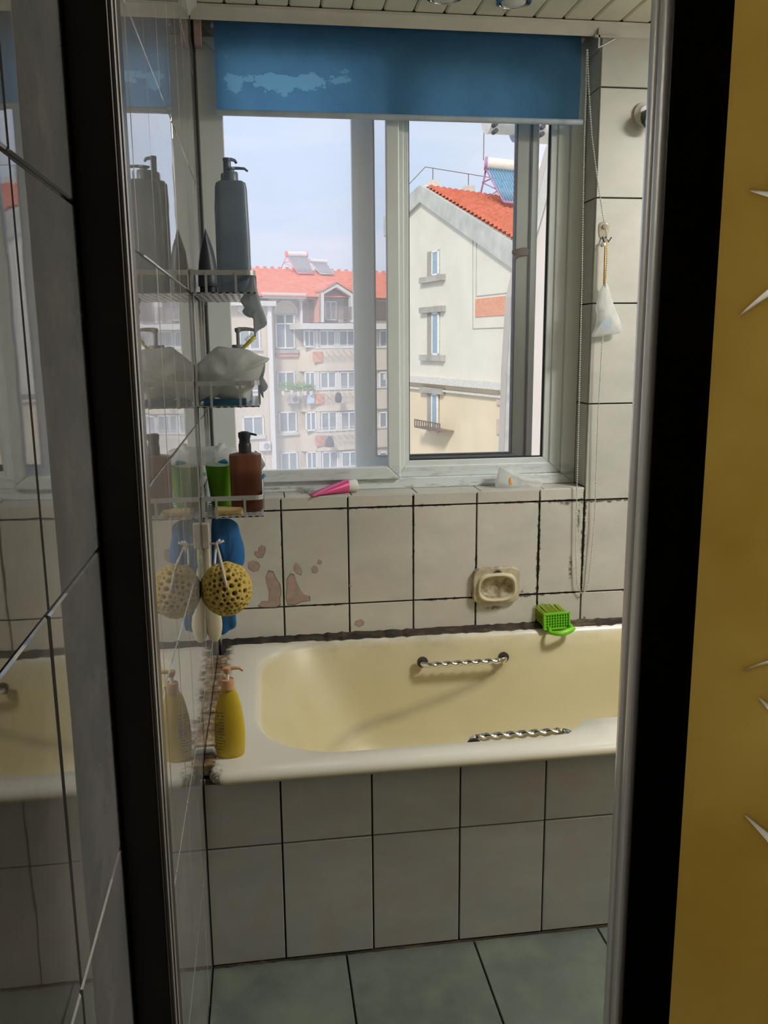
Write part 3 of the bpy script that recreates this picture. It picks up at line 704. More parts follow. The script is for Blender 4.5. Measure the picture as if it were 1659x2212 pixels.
# pump bottle: body profile + collar + stem + head
def pump_bottle(name, x, y, z, label, prof, ry, bodym, pumpm, collar=(.015, .016), stem=(.004, .012), head=(.010, .008), noz=.04, nr=.004, sq=None, drop=.006, rz=0., stemm=None, cat='bottle', group=None, topm=None, n=32):
    b = empty(name, (x, y, z), rz); tag(b, label, cat, group); h = prof[-1][1]
    MB().lathe((0, 0, 0), prof, n, ry, sq).build('body', bodym, b, smooth='auto')
    MB().lathe((0, 0, 0), [(collar[0], h - .001), (collar[0], h + collar[1] * .85), (collar[0] * .93, h + collar[1]), (collar[0] * .6, h + collar[1])], 24).build('collar', pumpm, b, smooth='auto')
    h2 = h + collar[1]
    MB().cyl((0, 0, h2 - .001), stem[0], stem[1] + .002, 'z', 14).build('stem', stemm or pumpm, b, smooth='auto')
    h3 = h2 + stem[1]
    q = MB().lathe((0, 0, 0), [(head[0] * .8, h3), (head[0], h3 + head[1] * .5), (head[0], h3 + head[1]), (head[0] * .5, h3 + head[1] * 1.15)], 20)
    q.tube([(0, 0, h3 + head[1] * .75), (noz * .45, 0, h3 + head[1] * .85), (noz * .8, 0, h3 + head[1] * .75), (noz, 0, h3 + head[1] * .75 - drop)], nr, 10, rf=lambda s_: nr * (1.25 - .45 * s_))
    q.build('pump_head', topm or pumpm, b, smooth='auto')
    return b
# yellow bottle on the tub corner
t = NT('yellow_bottle_plastic'); x, y, z = t.xyz(t.obj())
lines = t.math('GREATER_THAN', t.math('SINE', t.math('MULTIPLY', z, 900)), .15)
chs = t.math('GREATER_THAN', t.noise(320, 1, .5, vec=t.obj(), sc=(1, 1, .35)), .48)
reg = t.math('MULTIPLY', t.math('MULTIPLY', t.math('LESS_THAN', x, -.0115), t.math('GREATER_THAN', z, .020)), t.math('MULTIPLY', t.math('LESS_THAN', z, .112), t.math('LESS_THAN', y, .012)))
blk = t.math('MULTIPLY', t.math('GREATER_THAN', z, .055), t.math('LESS_THAN', z, .083))
ink = t.math('MULTIPLY', reg, t.math('MAXIMUM', t.math('MULTIPLY', lines, chs), t.math('MULTIPLY', blk, .45)))
t.set(Base_Color=t.mix(t.math('MULTIPLY', ink, .8), t.ramp(t.noise(8, 2, vec=t.obj()), [(.3, (.50, .35, .02)), (.7, (.58, .41, .03))]), (.06, .055, .03)), Roughness=.35)
yb = onZ(497, 1641, ZR)
prof = [(.027, 0), (.030, .003), (.0315, .012), (.0330, .035), (.0335, .055), (.0320, .085), (.0275, .115), (.0215, .140), (.0165, .153), (.0150, .157)]
pump_bottle('pump_bottle', yb.x + .001, yb.y + .022, ZR, 'yellow pump bottle with a tan pump standing on the tub corner', prof, .62, t.m, M['pump_tan'], (.0145, .021), (.0040, .014), (.009, .012), .034, .0038, stemm=M['white_plastic'], rz=.05)
# top tray
zt = trays[0][0]
slate = plain('slate_bottle_plastic', (.18, .24, .31), .35); slate2 = plain('dark_bottle_plastic', (.12, .16, .22), .35)  # slate: bluish glare put into the plastic's colour
pump_bottle('pump_bottle', -.052, 2.115, zt, 'large square slate grey pump bottle on the top tray of the rack', [(.036, 0), (.0395, .004), (.0395, .12), (.0365, .235), (.034, .247), (.026, .252)], .62, slate, slate, (.0175, .020), (.0085, .004), (.0115, .006), .040, .0032, sq=5, n=40)
pump_bottle('pump_bottle', -.062, 2.235, zt, 'taller slim dark pump bottle behind the square slate bottle, top tray', [(.030, 0), (.033, .004), (.033, .21), (.030, .262), (.024, .27)], .7, slate2, slate2, (.0165, .020), (.0095, .026), (.0105, .010), .026, .004, sq=4, rz=.5)
sq_ = empty('squeeze_tube', (-.118, 2.20, zt)); tag(sq_, 'dark pointed squeeze tube standing on its cap, top tray against the wall', 'tube')
R = []
for k in range(12):
    s_ = k / 11; w = .023 * (1 - s_ ** 2.2) + .0012; d = .028 * (1 - .1 * s_)
    R.append([(w * math.cos(a), d * math.sin(a), .022 + .132 * s_) for a in [2 * PI * i / 24 for i in range(24)]])
MB().loft(R).build('tube_body', plain('dark_grey_tube', (.10, .11, .14), .4), sq_, smooth=True)
MB().cyl((0, 0, 0), .021, .022, 'z', 24).build('cap', M['black'], sq_, smooth='auto')
def flat_thing(name, label, cat, pts, Y, d, mat, jit=.003, part='body', seed=1, k=.5, group=None, sub=3):
    ps = [onY(a, b, Y) for a, b in pts]; c = Vector((sum(p.x for p in ps) / len(ps), Y, min(p.z for p in ps)))
    o = MB().pillow([((p - c).x, (p - c).z) for p in ps], 0, d, 7, jit, seed, sub, k).build(name, mat, None, smooth=True, loc=c)
    tag(o, label, cat, group); return o
def c7(l, ox, oy, s=7.54): return [(ox + a / s, oy + b / s) for a, b in l]
flat_thing('shower_cap', 'limp grey plastic cap hanging off the end of the top tray', 'shower cap', c7([(1070, 530), (1130, 570), (1165, 760), (1200, 900), (1240, 1050), (1290, 1180), (1335, 1330), (1300, 1400), (1230, 1440), (1165, 1490), (1155, 1560), (1120, 1540), (1140, 1400), (1100, 1265), (1040, 1250), (970, 1210), (930, 1150), (960, 1090), (925, 1030), (900, 970), (950, 880), (985, 790), (1030, 700)], 400, 520), 2.075, .007, M['film_grey'], .006, seed=4)
# middle tray
zt = trays[1][0]
pump_bottle('pump_bottle', -.052, 2.22, zt, 'bottle with a grey flat topped pump wrapped in the bag, middle tray', [(.028, 0), (.031, .003), (.031, .105), (.024, .125), (.016, .130)], .8, slate, plain('grey_pump_plastic', (.24, .24, .25), .4), (.0165, .012), (.0045, .030), (.008, .010), .042, .0045, drop=.002)
flat_thing('plastic_bag', 'crumpled pale grey plastic bag filling the middle tray of the rack', 'bag', c7([(120, 740), (250, 600), (400, 460), (530, 365), (690, 380), (930, 400), (1050, 425), (1200, 510), (1370, 556), (1330, 620), (1290, 650), (1240, 800), (1180, 940), (1100, 1050), (1060, 1180), (1020, 1300), (840, 1290), (640, 1240), (480, 1190), (420, 1290), (300, 1250), (170, 1310), (120, 1180), (130, 900)], 400, 700), 2.105, .045, M['film_dense'], .010, seed=8, k=.6)
flat_thing('plastic_wrapper', 'torn grey plastic wrapper trailing from the bag on the middle tray', 'wrapper', c7([(1180, 560), (1295, 600), (1300, 760), (1270, 850), (1310, 930), (1350, 1010), (1320, 1080), (1260, 1130), (1280, 1210), (1230, 1140), (1200, 1000), (1170, 900), (1200, 760)], 400, 700), 2.13, .004, M['film_grey'], .004, seed=5)
bx = empty('soap_tray', (-.085, 2.12, zt + .0005)); tag(bx, 'low dark blue soap tray under the bag on the middle tray', 'tray')
MB().box(-.050, .050, -.045, .06, 0, .004).box(-.050, .050, -.045, -.042, .004, .016).box(-.050, -.047, -.042, .06, .004, .016).box(.047, .050, -.042, .06, .004, .016).build('pan', plain('dark_blue_plastic', (.02, .09, .16), .4), bx, bev=.001)
def toothbrush(label, a, b, Y, hm, bm_, side=1, n=6, L=.16, handle=True):
    p0 = onY(*a, Y); p1 = onY(*b, Y); d = (p1 - p0).normalized(); nn = Vector((-d.z, 0, d.x)) * side
    o = empty('toothbrush', p1); tag(o, label, 'toothbrush'); st = (p0 - p1)
    MB().tube([st - d * L * .3, st, st * .5, (0, 0, 0)], .004, 8, rf=lambda s_: .0042 if s_ < .5 else .0048).build('handle', hm, o, smooth=True)
    for i in range(n):
        c = -d * (.002 + .0042 * i)
        MB().tube([c + nn * .002, c + nn * .0135], .0013, 6).build('bristle_tuft', bm_, o)
    return o
toothbrush('yellow toothbrush with pale bristles poking up from the middle tray', (525, 752), (551.5, 727), 2.16, plain('mustard_handle', (.50, .44, .05), .4), M['white_plastic'])
# bottom tray
zt = trays[2][0]
cp = empty('plastic_cup', (-.108, 2.205, zt)); tag(cp, 'bright green plastic cup on the bottom tray of the rack', 'cup')
q = MB(); n = 36; pr = [(.001, .001), (.026, .001), (.0275, .003), (.0385, .106), (.0395, .106), (.0390, .103), (.0280, .006), (.001, .005)]
t = NT('translucent_green_plastic'); t.set(Base_Color=(.20, .48, .03), Roughness=.35); tl = t.n('ShaderNodeBsdfTranslucent'); tl.inputs[0].default_value = (.22, .55, .03, 1)
mx = t.n('ShaderNodeMixShader'); mx.inputs[0].default_value = .45; t.l(t.b.outputs[0], mx.inputs[1]); t.l(tl.outputs[0], mx.inputs[2]); t.l(mx.outputs[0], t.out.inputs[0])
q.lathe((0, 0, 0), pr, n).build('cup_wall', t.m, cp, smooth='auto')
flat_thing('plastic_bag', 'white plastic bag stuffed into the green cup on the bottom tray', 'bag', c7([(265, 760), (262, 600), (270, 520), (370, 485), (480, 480), (530, 470), (555, 425), (630, 425), (665, 485), (800, 510), (860, 560), (850, 700), (700, 800), (500, 815), (360, 800)], 400, 900), 2.205, .030, M['film'], .008, seed=12)
flat_thing('paper_scrap', 'blue scrap showing through the bag above the green cup', 'scrap', c7([(530, 740), (640, 690), (690, 730), (690, 765), (600, 765)], 400, 900), 2.166, .002, plain('cyan_scrap', (.02, .30, .50), .5), .0, seed=2)
t = NT('amber_plastic'); x, y, z = t.xyz(t.obj())
t.set(Base_Color=t.mix(t.math('MULTIPLY_ADD', z, -40, 4.4, clamp=True), (.27, .14, .09), (.11, .06, .04)), Roughness=.15)
tl = t.n('ShaderNodeBsdfTranslucent'); tl.inputs[0].default_value = (.30, .13, .07, 1); tr = t.n('ShaderNodeBsdfTransparent'); tr.inputs[0].default_value = (.6, .27, .15, 1)
m1 = t.n('ShaderNodeMixShader'); m1.inputs[0].default_value = .45; t.l(t.b.outputs[0], m1.inputs[1]); t.l(tl.outputs[0], m1.inputs[2])
m2 = t.n('ShaderNodeMixShader'); m2.inputs[0].default_value = .22; t.l(m1.outputs[0], m2.inputs[1]); t.l(tr.outputs[0], m2.inputs[2]); t.l(m2.outputs[0], t.out.inputs[0])
ab = pump_bottle('pump_bottle', -.044, 2.125, zt, 'amber pump bottle with a black pump on the bottom tray of the rack', [(.034, 0), (.0375, .003), (.0385, .010), (.0395, .135), (.0385, .141), (.016, .146)], .72, t.m, M['black'], (.0155, .022), (.0135, .006), (.0152, .020), .030, .0028, sq=3.2, drop=.002)
MB().tube([(-.002, 0, .14), (.0, 0, .08), (-.008, 0, .012)], .0022, 8).build('dip_tube', plain('orange_dip_tube', (.6, .25, .12), .3), ab, smooth=True)
sp_ = empty('soap_bar', (-.088, 2.095, zt)); tag(sp_, 'flat yellow bar of soap lying on the bottom tray', 'soap')
MB().box(-.035, .035, -.028, .028, 0, .014).build('bar', plain('ochre_soap', (.55, .42, .18), .5), sp_, bev=.006, seg=4)
flat_thing('plastic_wrapper', 'grey plastic wrapper behind the amber bottle on the bottom tray', 'wrapper', c7([(1130, 560), (1200, 590), (1260, 690), (1305, 780), (1280, 830), (1240, 880), (1180, 930), (1130, 900), (1130, 700)], 400, 900), 2.24, .010, M['film_grey'], .004, seed=9)
toothbrush('blue toothbrush with green white bristles behind the amber bottle', (555, 1041), (573, 1025), 2.20, plain('blue_handle', (.03, .16, .42), .4), plain('lime_bristles', (.62, .78, .35), .6), 1, 5, .08)

# below the rack: sponge on a rope, blue mesh cloth, pale pumice
hz = empty('rack_hook', (XL + .001, 2.02, .90)); tag(hz, 'small grey wall hook under the bottom tray holding the sponge rope', 'hook')
MB().box(0, .018, -.010, .010, -.006, .055).build('plate', plain('stained_hook_plastic', (.40, .36, .30), .5, var=.3), hz, bev=.003)
MB().tube([(.016, 0, .004), (.032, 0, .004), (.042, 0, .014)], .0028, 8).build('peg', M['steel'], hz, smooth=True)
cs = onY(489, 1272, 1.93); R0 = .0605
sg = empty('bath_sponge', cs); tag(sg, 'round yellow natural sponge full of holes hanging on a white rope', 'sponge')
import bmesh
bm = bmesh.new(); bmesh.ops.create_icosphere(bm, subdivisions=6, radius=1)
pits = []
for _try in range(60000):
    v = Vector([random.gauss(0, 1) for _ in range(3)]).normalized(); r = random.uniform(.05, .11)
    if all((v - w).length > (r + q_) * 1.42 for w, q_ in pits): pits.append((v, r))
from mathutils import kdtree
kd = kdtree.KDTree(len(pits))
for i, (v, r) in enumerate(pits): kd.insert(v, i)
kd.balance()
cav = []
for v in bm.verts:
    n_ = v.co.normalized(); q, i, dd = kd.find(n_); r = pits[i][1]
    dpt = 0
    if dd < r: dpt = .15 * (1 - (dd / r) ** 4)
    h_ = 1 + .035 * mn.noise(n_ * 3) + .014 * mn.noise(n_ * 22) - dpt
    v.co = n_ * h_ * R0; v.co.x *= .98; v.co.z *= 1.03
me = bpy.data.meshes.new('sponge_body'); bm.to_mesh(me); bm.free()
for p in me.polygons: p.use_smooth = True
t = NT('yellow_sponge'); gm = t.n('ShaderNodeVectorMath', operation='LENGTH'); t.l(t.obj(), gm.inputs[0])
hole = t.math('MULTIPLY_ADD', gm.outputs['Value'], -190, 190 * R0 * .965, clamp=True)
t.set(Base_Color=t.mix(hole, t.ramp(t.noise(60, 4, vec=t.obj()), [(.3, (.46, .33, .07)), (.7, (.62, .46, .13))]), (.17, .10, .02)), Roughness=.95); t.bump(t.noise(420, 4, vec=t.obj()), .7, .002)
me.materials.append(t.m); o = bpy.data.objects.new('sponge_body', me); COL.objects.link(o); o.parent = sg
hp = Vector((XL + .034, 2.02, .905)) - cs
rope = plain('off_white_rope', (.62, .57, .48), .9, bump=.5, bs=500)
MB().tube([hp, hp * .6 + Vector((.0, -.02, .02)), (-.003, -R0 * .70, .052), (.0035, -R0 - .001, .022)], .0030, 8).tube([hp, hp * .55 + Vector((-.014, .0, .0)), (-.020, -.010, R0 * .95)], .0030, 8).tube([hp + Vector((-.004, 0, -.004)), hp + Vector((.018, -.004, .006))], .0028, 8).build('rope_loop', rope, sg, smooth=True)
bm_ = NT('blue_mesh_fabric'); x, y, z = bm_.xyz(bm_.obj())
wv = bm_.n('ShaderNodeTexWave'); wv.inputs['Scale'].default_value = 160; wv.inputs['Distortion'].default_value = 1.5; bm_.l(bm_.obj(), wv.inputs['Vector'])
bm_.set(Base_Color=bm_.ramp(wv.outputs['Fac'], [(.2, (.004, .07, .26)), (.8, (.02, .20, .52))]), Roughness=.6); bm_.bump(wv.outputs['Fac'], .6, .002)
flat_thing('mesh_cloth', 'blue nylon mesh wash cloth hanging folded behind the sponge', 'wash cloth', c7([(425, 155), (560, 150), (700, 150), (800, 200), (850, 270), (880, 400), (930, 560), (950, 750), (930, 880), (860, 850), (740, 820), (640, 860), (600, 1100), (640, 1400), (720, 1650), (810, 1760), (800, 1880), (700, 1930), (570, 1990), (500, 1700), (440, 1300), (420, 700)], 400, 1100, 7.37), 2.18, .018, bm_.m, .010, seed=15, k=.6)
flat_thing('pumice_scrubber', 'pale oval scrubber hanging against the wall behind the sponge', 'scrubber', c7([(330, 450), (385, 480), (400, 900), (500, 1500), (575, 1700), (590, 1900), (540, 2080), (440, 2110), (370, 2020), (310, 1750), (280, 1400), (270, 900), (290, 600)], 400, 1100, 7.37), 2.06, .012, plain('cream_scrubber', (.62, .57, .42), .6), .0, seed=2)

# ------------------------------------------------------------------ things on the window sill
def ontube():
    a = onZ(672, 1067, ZT + .006); b = onZ(772, 1052, ZT + .021)
    b = Vector((b.x, a.y + .045, ZT + .019)); o = empty('cosmetic_tube', (a.x, a.y, ZT)); tag(o, 'pink squeezed tube with a white cap lying on the sill', 'tube')
    d = Vector((b.x - a.x, b.y - a.y, 0)); L = d.length; d.normalize(); s_ = Vector((-d.y, d.x, 0)); R = []
    for k in range(14):
        u = k / 13; c = d * (L * .80 * u); w = .0225 - .004 * u; h = .0012 + .0195 * u ** .8; R.append([c + s_ * (w * math.cos(q)) + Vector((0, 0, .0005 + h * (1 + math.sin(q)))) for q in [2 * PI * i / 24 for i in range(24)]])
    t_ = plain('metallic_pink_tube', (.72, .10, .28), .28, .35, var=.1); MB().loft(R).build('tube_body', t_, o, smooth='auto')
    R = []
    for u, r in ((.80, .0165), (.81, .0175), (.99, .0195), (1.0, .0185)):
        c = d * (L * u); R.append([c + s_ * (r * math.cos(q)) + Vector((0, 0, .0200 + r * math.sin(q))) for q in [2 * PI * i / 24 for i in range(24)]])
    MB().loft(R).build('cap', M['white_plastic'], o, smooth='auto')
    c = d * (L * .66) + Vector((0, 0, .0352))
    MB().box(-.005, .005, -.003, .003, 0, .0012).build('printed_mark', plain('magenta_print', (.45, .02, .22), .4), o, loc=c)
ontube()
tg = empty('tangled_hair_net', onZ(664, 1064, ZT + .002)); tag(tg, 'tiny clear tangle of elastic lying beside the pink tube', 'hair net')
q = MB()
for k in range(7):
    pts = []
    for i in range(15):
        a = 2 * PI * i / 14; pts.append((.013 * math.cos(a + k) + .006 * math.sin(k * 2.1), .010 * math.sin(a + k * .7), .006 + .005 * math.sin(2 * a + k)))
    q.tube(pts, .0008, 5)
q.build('strands', plain('clear_elastic', (.5, .55, .56), .2), tg)
bgp = flat_thing('plastic_bag', 'limp clear plastic bag with an orange scrap lying on the sill', 'bag', [(1070, 1050), (1072, 1034), (1078, 1012), (1082, 1008), (1095, 1012), (1110, 1016), (1130, 1028), (1150, 1032), (1165, 1032), (1173, 1040), (1169, 1050), (1167, 1057), (1140, 1056), (1110, 1055), (1085, 1054)], 2.565, .018, M['film'], .008, seed=22)
ps = onY(1103, 1040, 2.548) - bgp.location
MB().pillow([(-.004, -.010), (.006, -.008), (.003, .006), (.0, .014), (-.006, .004)], ps.y, .002).build('orange_scrap', plain('orange_scrap', (.75, .38, .10), .5), bgp, smooth=True).location = (ps.x, 0, ps.z)

# green brush on the tub's back rim
gb = onZ(1208, 1380, ZR + .004)
br = empty('scrub_brush', (gb.x + .028, 2.482, ZR - .001)); tag(br, 'lime green scrubbing brush with a looped handle on the tub rim', 'brush')
gm_ = plain('lime_green_plastic', (.18, .58, .02), .35); gd = plain('olive_bristles', (.30, .42, .03), .6)
# block stands on its side: face with grid toward the room, bristles toward the wall and up-left
br.rotation_euler = (.22, 0, 0); br.scale = (1.18, 1.1, 1.1); body = MB(); 
for i in range(9): body.box(-.034 + .0075 * i, -.0315 + .0075 * i, -.004, .0, .004, .046)
for i in range(6): body.box(-.036, .034, -.003, .001, .004 + .0078 * i, .0062 + .0078 * i)
body.box(-.038, -.034, -.005, .004, .002, .048).box(.033, .037, -.005, .004, .002, .048).box(-.038, .037, -.005, .004, .045, .049).box(-.038, .037, -.005, .004, .001, .005).box(-.036, .036, .001, .003, .004, .047)
bo = body.build('brush_block', gm_, br); bo.rotation_euler = (-.25, 0, .08)
q = MB()
for i in range(17):
    for j in range(7):
        x_ = -.033 + .0041 * i; z_ = .007 + .0062 * j
        q.tube([(x_, .003, z_), (x_ - .016 + random.uniform(-.002, .002), .034, z_ + .022 + random.uniform(-.002, .002))], .0011, 5)
bq = stuff(q.build('bristles', gd, br)); bq.rotation_euler = (-.25, 0, .08)
MB().tube([(-.022, -.003, .008), (-.024, -.022, .002), (-.014, -.036, .0085), (.0, -.038, .0085), (.014, -.034, .010), (.028, -.030, .013), (.036, -.024, .013), (.035, -.010, .012), (.034, -.001, .015)], .006, 12, rf=lambda s_: .0042 + .0042 * math.sin(PI * s_)).build('loop_handle', gm_, br, smooth=True)

# ------------------------------------------------------------------ outside: buildings across the yard
O_ = {}
O_['cream'] = plain('cream_facade_render', (.66, .57, .45), .9, var=.06, vs=.5)
O_['cream2'] = plain('pale_render', (.72, .68, .58), .9, var=.06, vs=.6)
O_['yellow'] = plain('yellow_ochre_render', (.74, .62, .44), .9, var=.06, vs=.6)
O_['trimw'] = plain('white_render_trim', (.66, .63, .58), .9)
O_['grey'] = plain('weathered_cement', (.42, .40, .36), .9, var=.2, vs=2)
O_['salmon'] = plain('salmon_render', (.72, .33, .22), .9)
O_['red'] = plain('orange_red_roof', (.72, .22, .13), .8, var=.18, vs=3)
O_['glassd'] = plain('dim_window_pane', (.28, .31, .32), .15, var=.15, vs=.8)
O_['wframe'] = plain('white_window_bars', (.80, .80, .78), .5)
O_['iron'] = plain('rusty_iron_rail', (.22, .17, .15), .6)
O_['pipe'] = plain('white_rain_pipe', (.78, .76, .76), .5)
O_['shirt'] = plain('dark_laundry', (.08, .07, .08), .9)
O_['leaf'] = plain('balcony_greenery', (.18, .30, .10), .9, var=.3)
class Frame3:
    """a building's own frame: x along the facade, y into the building, z up"""
    def __init__(s, px, py, dist, ang):
        d = ray(px, py); d.z = 0; d.normalize(); s.o = Vector((d.x * dist, d.y * dist, 0)); s.ang = ang
        s.u = Vector((math.cos(ang), math.sin(ang), 0)); s.n = Vector((-math.sin(ang), math.cos(ang), 0))
    def at(s, px, py, dep=0.):
        d = ray(px, py); o = s.o + s.n * dep; k = o.dot(s.n) / d.dot(s.n); p = d * k
        return ((p - s.o).dot(s.u), p.z + H)
    def rect(s, x0, y0, x1, y1, dep=0.):
        a = s.at(x0, y0, dep); b = s.at(x1, y1, dep); return min(a[0], b[0]), max(a[0], b[0]), min(a[1], b[1]), max(a[1], b[1])
struct(MB().box(-120, 140, 3, 200, -16.3, -16.02).build('ground', plain('pale_yard_paving', (.42, .41, .38), .9)))
A = Frame3(650, 745, 62, math.radians(20.8))
ZG = -16.0
ba = empty('apartment_building', (A.o.x, A.o.y, ZG), A.ang); tag(ba, 'cream apartment block with red tiled roof, dormer and curved balconies', 'building')
def bpt(mb, name, mat, parent=ba, off=(0, 0, -ZG), **k):
    mb.v = [(v[0] + off[0], v[1] + off[1], v[2] + off[2]) for v in mb.v]; return mb.build(name, mat, parent, **k)
def bbox(F_, r, d0, d1): return MB().box(r[0], r[1], d0, d1, r[2], r[3])
zr_, = [A.at(600, 582)[1]]
ze = A.at(640, 640)[1]
# main body in three steps: left wing, recessed stair bay, right wing with round balconies
wl0, wl1 = A.at(380, 745)[0], A.at(592, 745)[0]; wr0 = A.at(652, 745)[0]; wr1 = A.at(1010, 745)[0]
bpt(MB().box(wl0, wl1, 0, 12, ZG, A.at(520, 655)[1]), 'left_wing_wall', O_['cream'])
bpt(MB().box(wl1, wr0 + 1.0, .8, 12, ZG, A.at(640, 640, .8)[1] + .3), 'stair_bay_wall', O_['cream'])
bpt(MB().box(wr0, wr1, 1.2, 12, ZG, A.at(700, 692, 1.2)[1]), 'right_wing_wall', O_['cream'])
# roof slope with courses of tiles as real steps
def roof(F_, x0, x1, y0, z0, y1, z1, name, parent, off, rows=26, cols=90, step=.035, sc=.05, skew=0.):
    q = MB()
    for r in range(rows):
        a, b = r / rows, (r + 1.08) / rows
        V = []; n = cols * 2
        for (s_, lift) in ((a, step), (b, 0.0)):
            for i in range(n + 1):
                x = x0 + (x1 - x0) * i / n; w = sc * (i % 2)
                V.append((x, y0 + (y1 - y0) * s_, z0 + (z1 - z0) * s_ + lift + w * .6))
        for i in range(n + 1):
            x = x0 + (x1 - x0) * i / n; V.append((x, y0 + (y1 - y0) * a, z0 + (z1 - z0) * a - .02))
        m_ = n + 1
        q.add(V, [(i, i + 1, m_ + i + 1, m_ + i) for i in range(n)] + [(i, 2 * m_ + i, 2 * m_ + i + 1, i + 1) for i in range(n)])
    q.v = [(v[0] + off[0], v[1] + off[1], v[2] + off[2]) for v in q.v]
    return stuff(q.build(name, O_['red'], parent))
ya = 5.0
zridge = A.at(650, 583, ya)[1]; zeave = A.at(650, 640, -.6)[1]
roof(A, wl0 - .5, wr1, -.6, zeave, ya, zridge, 'roof_tiles', ba, (0, 0, -ZG), 24, 150)
bpt(MB().prism([(-.5, zeave - .12), (ya, zridge - .12), (ya + 5.6, zeave - .12)], 'x', wl0 - .4, wr1), 'roof_slab', O_['grey'])
for i in range(26):
    xx = A.at(540 + 16 * i, 580, ya)[0]
    bpt(MB().box(xx - .10, xx + .10, ya - .12, ya + .12, zridge - .05, zridge + .16), 'ridge_cap', O_['red'])
def band(x0, y0, x1, y1, d0, d1, name, mat): return bpt(bbox(A, A.rect(x0, y0, x1, y1, d0), d0, d1), name, mat)
band(460, 648, 597, 661, -.7, .3, 'eave_band', O_['trimw'])
band(567, 631, 662, 645, -.5, 1.0, 'eave_band', O_['trimw'])
band(648, 698, 1000, 711, -1.1, 1.6, 'cornice_band', O_['trimw'])
def window(x0, y0, x1, y1, dep, nm=1, arch=False, parent=ba, F_=A, tall=None):
    r = F_.rect(x0, y0, x1, y1, dep); fw = .10; q = MB()
    q.box(r[0], r[1], dep - .10, dep, r[2], r[2] + fw).box(r[0], r[1], dep - .10, dep, r[3] - fw, r[3]).box(r[0], r[0] + fw, dep - .10, dep, r[2], r[3]).box(r[1] - fw, r[1], dep - .10, dep, r[2], r[3])
    for k in range(1, nm + 1):
        c = r[0] + (r[1] - r[0]) * k / (nm + 1); q.box(c - .05, c + .05, dep - .09, dep, r[2], r[3])
    w = bpt(q, 'window_bars', O_['wframe'], parent)
    bpt(MB().box(r[0] + .02, r[1] - .02, dep - .04, dep + .02, r[2] + .02, r[3] - .02), 'pane', O_['glassd'], w)
    return w
for r in [(515, 707, 562, 755), (523, 900, 570, 944), (510, 805, 560, 845), (526, 990, 572, 1030), (513, 662, 524, 677)]: window(*r, 0)
bpt(bbox(A, A.rect(511, 753, 566, 757, -.2), -.2, 0), 'window_sill', O_['trimw']); bpt(bbox(A, A.rect(519, 942, 574, 947, -.2), -.2, 0), 'window_sill', O_['trimw'])
for r in [(593, 678, 637, 753), (597, 803, 637, 843), (601, 890, 641, 933), (605, 978, 643, 1015), (593, 678, 637, 701)]: window(*r, .8)
# arched transom over the stair window
ar = A.rect(593, 652, 637, 678, .8); ca = (ar[0] + ar[1]) / 2; ra = (ar[1] - ar[0]) / 2; zb = ar[2]
def arc(r, z0=zb): return [(ca + r * math.cos(PI * k / 16), z0 + r * math.sin(PI * k / 16)) for k in range(17)]
bpt(MB().prism(arc(ra + .18) + list(reversed(arc(ra))), 'y', .62, .8), 'arch_moulding', O_['trimw'])
bpt(MB().prism(arc(ra), 'y', .74, .80), 'arch_panel', O_['cream'])
for r in [(590, 756, 646, 763)]: band(*r, .5, .8, 'storey_band', O_['grey'])
band(597, 763, 645, 770, .6, .8, 'salmon_band', O_['salmon']); band(598, 936, 645, 939, .6, .8, 'storey_band', O_['trimw'])
band(586, 661, 592, 1060, -.35, -.1, 'rain_pipe', O_['pipe'])
band(650, 648, 654, 698, .2, .5, 'porch_column', O_['pipe']); band(646, 645, 658, 650, .1, .6, 'column_head', O_['trimw'])
# round-fronted balconies: parapet drum, window strip and pillars per storey
xb0 = A.at(652, 745)[0]; xb1 = wr1
def bayshape(dep): 
    pts = []
    for k in range(9):
        a = PI / 2 * k / 8; pts.append((xb0 + 2.2 - 2.2 * math.cos(a) , 1.0 - (1.0 - dep) * math.sin(a)))
    return pts + [(xb1, dep), (xb1, 1.4), (xb0, 1.4)]
for i, (yt, yb2) in enumerate([(751, 802), (841, 889), (931, 975), (1012, 1060)]):
    zt_ = A.at(700, yt, -.2)[1]; zb_ = A.at(700, yb2, -.2)[1]
    bpt(MB().prism(bayshape(-.2), 'z', zb_, zt_), 'balcony_parapet', O_['cream'])
    bpt(MB().prism(bayshape(-.3), 'z', zt_ - .06, zt_ + .04), 'balcony_coping', O_['trimw'])
    xs_ = [676 + 4 * i * .7, 698 + 4 * i * .6]
    if i < 3: band(xs_[0], yt + 9, xs_[1], yt + 31, -.24, -.2, 'salmon_panel', O_['salmon'])
for i, (yt, yb2) in enumerate([(713, 750), (803, 840), (890, 930), (976, 1012)]):
    o_x = i * 2
    for a, b, nm in [(655 + o_x, 679 + o_x, 1), (688 + o_x, 724 + o_x, 1), (730 + o_x, 768 + o_x, 1), (776, 812, 1), (818, 850, 1), (856, 890, 1)]:
        window(a, yt, b, yb2, .02, nm)
    r = A.rect(679 + o_x, yt, 687 + o_x, yb2, 0)
    bpt(MB().box(r[0], r[1], -.12, .6, r[2], r[3]), 'pillar', O_['trimw'])
    r = A.rect(724 + o_x, yt, 730 + o_x, yb2, 0); bpt(MB().box(r[0], r[1], -.12, .6, r[2], r[3]), 'pillar', O_['trimw'])
    r = A.rect(655, yt - 2, 1000, yt, 0); bpt(MB().box(xb0 + 1.4, xb1, .04, .9, r[2] - 2.0, r[3]), 'bay_wall', O_['cream'])
